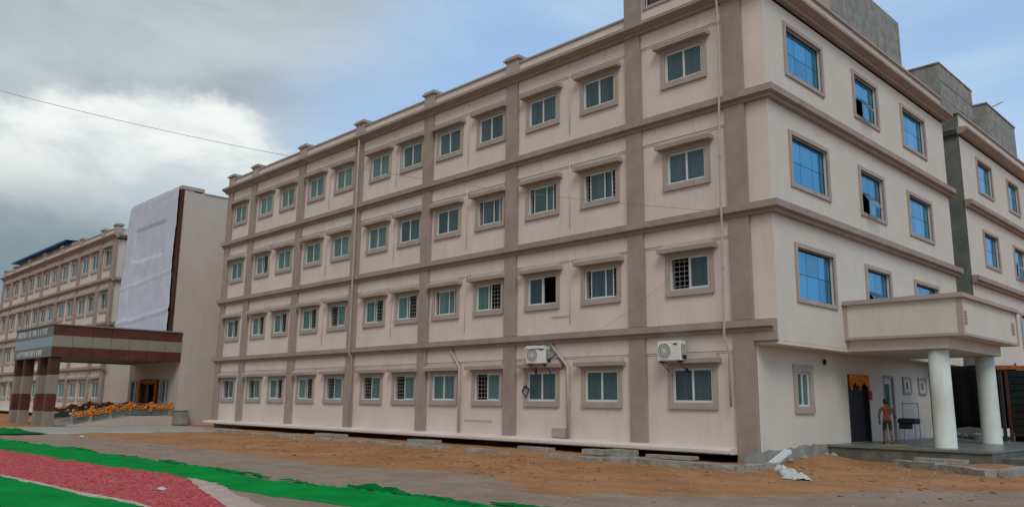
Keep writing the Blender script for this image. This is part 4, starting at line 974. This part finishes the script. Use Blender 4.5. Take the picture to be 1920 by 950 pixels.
# crumpled white plastic sheet on the soil
m = MB(); nu, nv = 40, 14; A, B = Vector((1.15, -.75, 0)), Vector((3.25, -3.55, 0)); n_ = Vector((.8, .6, 0))
for j in range(nv + 1):
    for i in range(nu + 1):
        u, v = i / nu, j / nv - .5; wd = (.10 + .22 * u) * (1 + .3 * fbm(u * 5, 3.3)) * (1 if u < .93 else .6)
        q_ = A.lerp(B, u) + n_ * v * 2 * wd + Vector((.12 * fbm(u * 4, 8), .12 * fbm(u * 4, 2), 0))
        e = 1 - abs(v * 2) ** 3
        z = gz(q_.x, q_.y) + .012 + e * max(0, .06 + .10 * fbm(q_.x * 3.2, q_.y * 3.2, 1) + .06 * fbm(q_.x * 9, q_.y * 9, 5)); m.v.append((q_.x, q_.y, z))
m.f = [(j * (nu + 1) + i, j * (nu + 1) + i + 1, (j + 1) * (nu + 1) + i + 1, (j + 1) * (nu + 1) + i) for j in range(nv) for i in range(nu)]
tag(m.build('plastic_sheet', 'plastic_white'), 'crumpled white plastic sheet lying on orange soil by the corner', 'plastic sheet')

# ---------------------------------------------------------------- things around the porch
bs = thing('black_tarpaulin', 'large black tarpaulin hung behind the two porch columns', 'tarpaulin', (1.9, 15.0, .4))
m = MB(); nu, nv = 24, 10
for j in range(nv + 1):
    for i in range(nu + 1):
        u, v = i / nu, j / nv; m.v.append((.36 + 3.0 * u, 14.2 + .06 * math.sin(u * 34) * (1.2 - v) + .05 * fbm(u * 4, v * 3), .85 + (3.22 - .85) * v - .03 * math.sin(u * 9) * v + .06 * fbm(u * 6, 1) * (1 - v)))
m.f = [(j * (nu + 1) + i, j * (nu + 1) + i + 1, (j + 1) * (nu + 1) + i + 1, (j + 1) * (nu + 1) + i) for j in range(nv) for i in range(nu)]
tp = m.build('sheet', 'black_sheet', bs, smooth=True); md = tp.modifiers.new('thickness', 'SOLIDIFY'); md.thickness = .01
for x in (.42, 3.3): MB().tube([(x, 14.3, .40), (x, 14.3, 3.3)], .03, 8).build('post', 'black_rubber', bs)
MB().tube([(.36, 14.27, 3.2), (3.36, 14.27, 3.2)], .025, 8).build('top_rail', 'black_rubber', bs)
random.seed(11)
for k in range(9):
    x = 1.0 + .25 * k + random.uniform(-.08, .08); y = 13.6 + random.uniform(-.2, .25); r_ = random.uniform(.10, .2)
    tag(MB().blob((x, y, .43 + r_ * .6), (r_ * 1.2, r_, r_ * .8), .25).build('rubble_lump', 'dark_cement'), ['first', 'second', 'third', 'fourth', 'fifth', 'sixth', 'seventh', 'eighth', 'ninth'][k] + ' dark rubble lump from the left below the black tarpaulin', 'rubble', 'rubble under the tarpaulin')
bk = thing('bucket', 'small pale bucket on the veranda floor between the porch columns', 'bucket', (2.35, 12.4, .43))
MB().lathe((2.35, 12.4, .43), [(.13, 0), (.16, .22), (.17, .22), (.17, .24), (.145, .24), (.12, .03)], 18).build('tub', 'plastic_white', bk, smooth=True)
MB().tube([(2.35 + .165 * math.cos(a), 12.4, .66 + .16 * math.sin(a)) for a in [math.pi * k / 10 for k in range(11)]], .006, 5).build('handle', 'grille_metal', bk)
gt = thing('slatted_gate', 'dark slatted gate with an orange top beam at the right edge', 'gate', (4.6, 12.5, .2))
MB().cbox(3.12, 6.6, 12.42, 12.60, 2.98, 3.12, .012).build('top_beam', 'orange_beam', gt)
for x in (3.15, 3.36, 6.45): MB().cbox(x, x + .10, 12.44, 12.58, .1, 2.975, .012).build('post', 'black_rubber' if x < 3.3 else 'dull_brown', gt)
for k in range(9):
    z = .72 + k * .25
    MB().add([(3.47, 12.54, z), (6.44, 12.54, z), (6.44, 12.46, z + .23), (3.47, 12.46, z + .23), (3.47, 12.57, z), (6.44, 12.57, z), (6.44, 12.49, z + .23), (3.47, 12.49, z + .23)], [(0, 1, 2, 3), (7, 6, 5, 4), (0, 4, 5, 1), (1, 5, 6, 2), (2, 6, 7, 3), (3, 7, 4, 0)]).build('slat', 'slat_teal' if k > 3 else 'slat_brown', gt)
MB().cbox(3.47, 6.44, 12.46, 12.58, .62, .70, .01).build('bottom_rail', 'slat_brown', gt)
MB().box(3.47, 6.44, 12.59, 12.62, .15, 2.97).build('backing', 'black_sheet', gt)
# marigold swag over the veranda door
m = MB()
for k in range(40):
    t = k / 39
    for _ in range(3): m.blob((XG + .06, DOOR[0] + .08 + 1.5 * t, 2.58 + random.uniform(-.05, .05)), random.uniform(.035, .055), .2)
for k in range(60):
    t = k / 59; drop = .10 + .20 * abs(math.cos(t * math.pi * 2)) ** .8
    z = 2.58
    while z > 2.58 - drop:
        m.blob((XG + .05 + random.uniform(-.02, .02), DOOR[0] + .08 + 1.5 * t, z), random.uniform(.03, .045), .2); z -= .05
for yy in (DOOR[0] + .12, DOOR[0] + .84, DOOR[1] - .12):
    for k in range(9): m.blob((XG + .06, yy + random.uniform(-.04, .04), 2.5 - k * .04), random.uniform(.04, .055), .2)
tag(m.build('marigold_garland', 'marigold'), 'orange garland swagged across the top of the dark veranda doorway', 'garland')
MB().cbox(1.75, 2.35, 5.0, 5.42, .432, .455, .008)
tag(MB().cbox(1.72, 2.30, 5.05, 5.45, .434, .452, .008).build('floor_mat', 'yellow_mat'), 'small yellow mat on the veranda edge at the person\'s feet', 'mat')
# tall metal stand chair with black bag-like seat
ch = thing('metal_chair', 'tall thin metal chair with black seat beside the standing person', 'chair', (1.85, 7.0, .43))
cx, cy = 1.85, 7.0
for sx, sy, h in ((-.24, -.2, .66), (.24, -.2, .66), (-.24, .2, 1.32), (.24, .2, 1.32)): MB().tube([(cx + sx * 1.08, cy + sy * 1.08, .43), (cx + sx, cy + sy, .43 + h)], .013, 6).build('leg', 'grille_metal', ch)
MB().cbox(cx - .28, cx + .28, cy - .25, cy + .25, 1.06, 1.24, .04).build('seat', 'black_rubber', ch)
MB().cbox(cx - .26, cx + .08, cy - .24, cy + .1, .90, 1.06, .03).build('seat_bag', 'black_rubber', ch)
MB().tube([(cx - .24, cy + .2, 1.72), (cx + .24, cy + .2, 1.72)], .012, 6).build('back_rail', 'grille_metal', ch)

# ---------------------------------------------------------------- the person
def skin_mesh(joints, edges, sub=2):
    me = bpy.data.meshes.new('tmp'); me.from_pydata([j[0] for j in joints], edges, []); o = bpy.data.objects.new('tmp', me); COL.objects.link(o)
    sk = o.modifiers.new('skin', 'SKIN'); sk.branch_smoothing = .6
    if not me.skin_vertices: 
        bm = bmesh.new(); bm.from_mesh(me); bm.verts.layers.skin.verify(); bm.to_mesh(me); bm.free()
    for d_, j in zip(me.skin_vertices[0].data, joints): d_.radius = j[1] if isinstance(j[1], tuple) else (j[1], j[1])
    me.skin_vertices[0].data[0].use_root = True
    sb = o.modifiers.new('sub', 'SUBSURF'); sb.levels = sub; sb.render_levels = sub
    dg = bpy.context.evaluated_depsgraph_get(); dg.update(); res = bpy.data.meshes.new_from_object(o.evaluated_get(dg))
    bpy.data.objects.remove(o); return res
def person():
    k = 1.40 / 1.70                                    # a slight figure about 1.4 m tall, seen from behind, turned a little to the right
    J = []; E_ = []
    def j(p_, r_, par=None):
        J.append(((p_[0] * k, p_[1] * k, p_[2] * k), r_ * k if not isinstance(r_, tuple) else (r_[0] * k, r_[1] * k)))
        if par is not None: E_.append((par, len(J) - 1))
        return len(J) - 1
    pel = j((0, 0, .92), (.155, .115)); sp = j((0, .0, 1.10), (.135, .10), pel); chs = j((0, .0, 1.30), (.165, .11), sp); nk0 = j((0, .01, 1.44), (.075, .07), chs)
    nk = j((0, .02, 1.50), .055, nk0); hd0 = j((0, .03, 1.57), (.078, .09), nk); hd = j((0, .035, 1.64), (.085, .10), hd0); j((0, .03, 1.70), (.05, .06), hd)
    for sx, st in ((-1, .22), (1, -.17)):
        hp = j((sx * .095, 0, .86), .095, pel); kn = j((sx * .105, .03 + st * .5, .48), .060, hp); cf = j((sx * .11, st * .8 - .02, .34), .056, kn); an = j((sx * .11, st, .09), .036, cf); ht = j((sx * .115, st + .06, .045), .040, an); j((sx * .12, st + .16, .03), .030, ht)
        sh_ = j((sx * .19, 0, 1.37), .060, chs)
        if sx < 0: el_ = j((-.27, .02, 1.11), .044, sh_); wr = j((-.24, .14, .90), .028, el_); dr_ = Vector((.02, .45, -.9)).normalized()
        else: el_ = j((.28, .06, 1.13), .044, sh_); wr = j((.33, .27, 1.03), .028, el_); dr_ = Vector((.2, .9, -.2)).normalized()
        wp = Vector(J[wr][0]) / k; pm_ = j(wp + dr_ * .06, (.036, .026), wr); sd = dr_.cross(Vector((0, 0, 1))).normalized()
        for q_, ln in ((-.028, .075), (-.010, .085), (.010, .08), (.028, .062)):
            b0 = j(wp + dr_ * .085 + sd * q_, .0105, pm_); b1 = j(wp + dr_ * (.085 + ln * .55) + sd * q_ * 1.1, .0095, b0); j(wp + dr_ * (.085 + ln) + sd * q_ * 1.05 + Vector((0, 0, -.015)), .008, b1)
        t0 = j(wp + dr_ * .045 - sd * .035, .012, pm_); j(wp + dr_ * .085 - sd * .052, .010, t0)
    me = skin_mesh(J, E_); me.name = 'person_body'
    me.materials.clear()
    for n_ in ('skin', 'rust_cloth', 'brown_cloth'): me.materials.append(M[n_])
    for p_ in me.polygons:
        c = p_.center / k; p_.use_smooth = True
        arm = abs(c.x) > .185
        p_.material_index = 0
        if .90 < c.z < 1.455 and not arm: p_.material_index = 1
        if arm and c.z > 1.19: p_.material_index = 1
        if .56 < c.z <= .90 and abs(c.x) < .205: p_.material_index = 2
    loc = (1.70, 5.55, .432)
    o = bpy.data.objects.new('person', me); COL.objects.link(o); o.location = loc; o.rotation_euler.z = R(28)
    tag(o, 'person in a rust-orange top and brown shorts standing on the veranda, seen from behind', 'person')
    def sub(mb, nm, mt): ob = link(nm, mb.mesh(nm, mt, True), o); ob.location = (0, 0, 0); return ob
    h = MB(); h.lathe((0, .022 * k, 0), [(.02 * k, 1.735 * k), (.06 * k, 1.725 * k), (.093 * k, 1.68 * k), (.102 * k, 1.62 * k), (.096 * k, 1.575 * k), (.08 * k, 1.535 * k)], 20)
    h.v = [(x, y if y < .06 * k else .06 * k + (y - .06 * k) * .35, z) for x, y, z in h.v]; sub(h, 'hair', 'hair')
    f = MB()
    for sx in (-1, 1): f.blob((sx * .038 * k, .128 * k, 1.63 * k), .011 * k, .02)
    sub(f, 'eyes', 'hair')
    f = MB(); f.blob((0, .138 * k, 1.60 * k), (.014 * k, .02 * k, .024 * k), .02)
    for sx in (-1, 1): f.blob((sx * .098 * k, .03 * k, 1.61 * k), (.014 * k, .02 * k, .032 * k), .02)
    sub(f, 'nose_and_ears', 'skin')
    f = MB(); f.blob((0, .128 * k, 1.56 * k), (.028 * k, .008 * k, .007 * k), .02); sub(f, 'mouth', 'rust_cloth')
person()

# ---------------------------------------------------------------- carpets
def cloth(name, mat, top, bot, nu, zf, rows=10, base=.012, close=True):
    """sheet between two polylines (world xy), lying on the ground with the given relief"""
    def along(P, t):
        d = [0]
        for a, b in zip(P, P[1:]): d.append(d[-1] + (Vector(b) - Vector(a)).length)
        s_ = t * d[-1]
        for i in range(len(P) - 1):
            if s_ <= d[i + 1] or i == len(P) - 2: return Vector(P[i]).lerp(Vector(P[i + 1]), (s_ - d[i]) / max(1e-6, d[i + 1] - d[i]))
    m = MB()
    for jj in range(rows + 1):
        for i in range(nu + 1):
            u, v = i / nu, jj / rows; a, b = along(top, u), along(bot, u); q_ = a.lerp(b, v)
            q_ = q_ + Vector((.05 * fbm(q_.x * .9, q_.y * .9, 3), (.07 * fbm(q_.x * .7, 5.5) + .03 * fbm(q_.x * 2.7, 1.5)) * (1 if jj in (0, rows) else .6)))
            edge = min(v, 1 - v, u, 1 - u)
            m.v.append((q_.x, q_.y, gz(q_.x, q_.y) + (0.006 if edge < 1e-6 else base + zf(u, v, q_.x, q_.y))))
    m.f = [(jj * (nu + 1) + i, jj * (nu + 1) + i + 1, (jj + 1) * (nu + 1) + i + 1, (jj + 1) * (nu + 1) + i) for jj in range(rows) for i in range(nu)]
    return m.build(name, mat, smooth=True)
def wr(x, y, f=1.0):
    r1 = 1 - min(1, abs(fbm(x * .8 * f + .6 * y, y * 1.7 * f - .35 * x, 2)) * 5)          # sharp creases where the noise crosses zero
    r2 = 1 - min(1, abs(fbm(x * 2.0 * f - .5 * y, y * 2.8 * f, 8)) * 6)
    return .034 * max(0, r1) ** 2 + .018 * max(0, r2) ** 2 + .006 * fbm(x * 5, y * 5, 4)
def z_upper(u, v, x, y):
    fold = max(0, 1 - abs(v - .10 - .10 * fbm(x * .8, 2.0)) / .05) * (.018 + .05 * max(0, fbm(x * .9, 7.7) + .25)) + .03 * max(0, 1 - abs(v - .42 - .16 * fbm(x * .35, 9.0)) / .03) * max(0, fbm(x * .5, 4.0))
    return wr(x, y) + fold
g1 = cloth('green_carpet', 'cloth_green', [(-34, -13.15), (-24, -12.95), (-16.7, -12.45), (-10.8, -12.6), (-7.5, -12.4), (-3.4, -12.7), (-1.2, -12.25), (.7, -12.4), (2.2, -12.05), (3.5, -11.5), (5.2, -11.2), (8, -11.2)],
           [(-34, -14.7), (-16.8, -14.66), (-9.9, -14.32), (-6.1, -13.95), (-4.6, -14.05), (-3.3, -14.1), (1.3, -13.66), (3.2, -13.5), (8, -13.7)], 330, z_upper, 22)
tag(g1, 'upper strip of green carpet with a crumpled far edge, between red carpet and bare ground', 'carpet')
# folded-back underside along the far edge, its darker green partly painted fold shading
fl = thing('folded_carpet_edge', 'darker turned-up folds along the far edge of the upper green carpet', 'carpet fold', (-6, -12.4, 0))
random.seed(3)
for (xa, xb, yc, hh, wd) in ((-23, -19.5, -12.85, .05, .22), (-18.2, -14.6, -12.5, .05, .24), (-13.2, -10.6, -12.55, .06, .2), (-10.2, -8.3, -12.5, .11, .26), (-7.6, -4.0, -12.5, .08, .26), (-3.6, -1.9, -12.55, .06, .2), (-1.75, .2, -12.15, .17, .34), (.1, 2.2, -12.2, .10, .34), (1.9, 4.2, -11.75, .09, .36)):
    m = MB(); nu, nv = 36, 10; sd = random.uniform(0, 50)
    for jj in range(nv + 1):
        for i in range(nu + 1):
            u, v = i / nu, jj / nv; x = xa + (xb - xa) * u; tp = math.sin(math.pi * min(1, max(0, u))) ** .6
            y = yc + wd * .62 * (v - .4) * (.25 + .9 * tp) + .14 * fbm(x * 1.1, sd) + .05 * fbm(x * 4, v * 2, sd); prof = math.sin(math.pi * v ** .8)
            m.v.append((x, y, gz(x, y) + .02 + hh * tp * prof * .40 * (1 + .8 * fbm(x * 3.0, v * 2.5, sd)) + .030 * abs(fbm(x * 5, v * 4, sd))))
    m.f = [(jj * (nu + 1) + i, jj * (nu + 1) + i + 1, (jj + 1) * (nu + 1) + i + 1, (jj + 1) * (nu + 1) + i) for jj in range(nv) for i in range(nu)]
    m.build('fold', 'cloth_green_dark', fl, smooth=True)
def z_red(u, v, x, y): return .022 + .026 * max(0, fbm(x * 2.6, y * 5.0, 1.0)) + .020 * abs(fbm(x * 5, y * 8, 6.0)) + .7 * wr(x, y, 1.4) + .02 * max(0, 1 - abs(v - .06) / .08) * (1 + fbm(x * 5, 3.0))
rc = cloth('red_carpet', 'cloth_red', [(-34, -14.62), (-16.8, -14.55), (-9.9, -14.22), (-6.1, -13.83), (-4.55, -13.98)], [(-34, -16.9), (-7.8, -16.57), (-5.1, -16.36), (-3.3, -16.29), (-1.5, -16.12), (-.3, -16.2), (2.9, -16.25)], 300, z_red, 44, .014)
tag(rc, 'rumpled red patterned carpet lying between two green carpet strips', 'carpet')
hm = MB(); hx = [-34 + k * .25 for k in range(134)]
def redy(x):
    P = [(-34, -16.9), (-7.8, -16.57), (-5.1, -16.36), (-3.3, -16.29), (-1.5, -16.12), (-.3, -16.2)]
    for a, b in zip(P, P[1:]):
        if a[0] <= x <= b[0]: return a[1] + (b[1] - a[1]) * (x - a[0]) / (b[0] - a[0])
    return P[-1][1]
for x in hx:
    y = redy(x) + .07 * fbm(x * .7, 5.5); w = max(.003, .006 + .035 * fbm(x * .55, 3.1)); hm.v += [(x, y + w * .4, gz(x, y) + .045), (x, y - w, gz(x, y) + .04), (x, y - w - .015, gz(x, y) - .01)]
hm.f = [q_ for k in range(len(hx) - 1) for q_ in ((k * 3, k * 3 + 1, k * 3 + 4, k * 3 + 3), (k * 3 + 1, k * 3 + 2, k * 3 + 5, k * 3 + 4))]
hem = hm.build('hem', 'cloth_hem', rc); 
g2 = cloth('green_carpet', 'cloth_green', [(-34, -16.75), (-7.8, -16.42), (-5.1, -16.22), (-3.3, -16.15), (-1.5, -16.0), (.8, -16.05)], [(-34, -20.6), (-8, -20.6), (-4, -20.4), (0, -20.0), (3.5, -19.5), (6, -19.5)], 200, lambda u, v, x, y: wr(x, y, .6) * .8, 24, .008)
tag(g2, 'smooth lower green carpet nearest the camera, below the red carpet', 'carpet')
# beige cloth edge lying at the end of the red carpet
m = MB(); nu, nv = 60, 12; A = [(-4.75, -13.93), (-3.6, -14.15), (-2.0, -14.58), (-.2, -15.05), (1.3, -15.45), (3.2, -15.98)]
for jj in range(nv + 1):
    for i in range(nu + 1):
        t = i / nu * (len(A) - 1); k = min(int(t), len(A) - 2); q_ = Vector(A[k]).lerp(Vector(A[k + 1]), t - k); v = jj / nv - .5
        wd = .27 + .10 * fbm(q_.x * 1.3, 2.0) + .08 * (i / nu); q_ = q_ + Vector((.45, .9)) * v * 2 * wd * min(1, .35 + i / nu * 6)
        m.v.append((q_.x, q_.y, gz(q_.x, q_.y) + .012 + .045 * (1 - (v * 2) ** 2) * (1 + .9 * fbm(q_.x * 2, q_.y * 3, 5)) + .022 * fbm(q_.x * 6, q_.y * 6)))
m.f = [(jj * (nu + 1) + i, jj * (nu + 1) + i + 1, (jj + 1) * (nu + 1) + i + 1, (jj + 1) * (nu + 1) + i) for jj in range(nv) for i in range(nu)]
tag(m.build('beige_cloth', 'cloth_beige', smooth=True), 'rolled beige cloth edge along the right end of the red carpet', 'cloth')
# heap of dark green cloth by the path
m = MB(); nu, nv = 60, 14
for jj in range(nv + 1):
    for i in range(nu + 1):
        u, v = i / nu, jj / nv; x = -33.5 + 5.0 * u; y = -12.6 + 2.1 * v + .35 * u
        e = math.sin(math.pi * v) * math.sin(math.pi * min(1, u * .9 + .1)); m.v.append((x, y, .035 + max(0, e) * (.13 + .12 * fbm(x * 1.6, y * 1.6, 3))))
m.f = [(jj * (nu + 1) + i, jj * (nu + 1) + i + 1, (jj + 1) * (nu + 1) + i + 1, (jj + 1) * (nu + 1) + i) for jj in range(nv) for i in range(nu)]
tag(m.build('green_cloth_heap', 'cloth_green_dark', smooth=True), 'low heap of dark green cloth on the path at far left', 'cloth')
# litter
tag(MB().blob((-2.9, -15.2, .05), (.10, .07, .03), .3).build('paper_scrap', 'plastic_white'), 'crumpled white paper scrap lying on the red carpet', 'litter')
tag(MB().blob((-24.6, -10.0, .03), (.14, .10, .06), .3).build('paper_scrap', 'plastic_white'), 'pale paper scrap on the earth beyond the green carpet at left', 'litter')
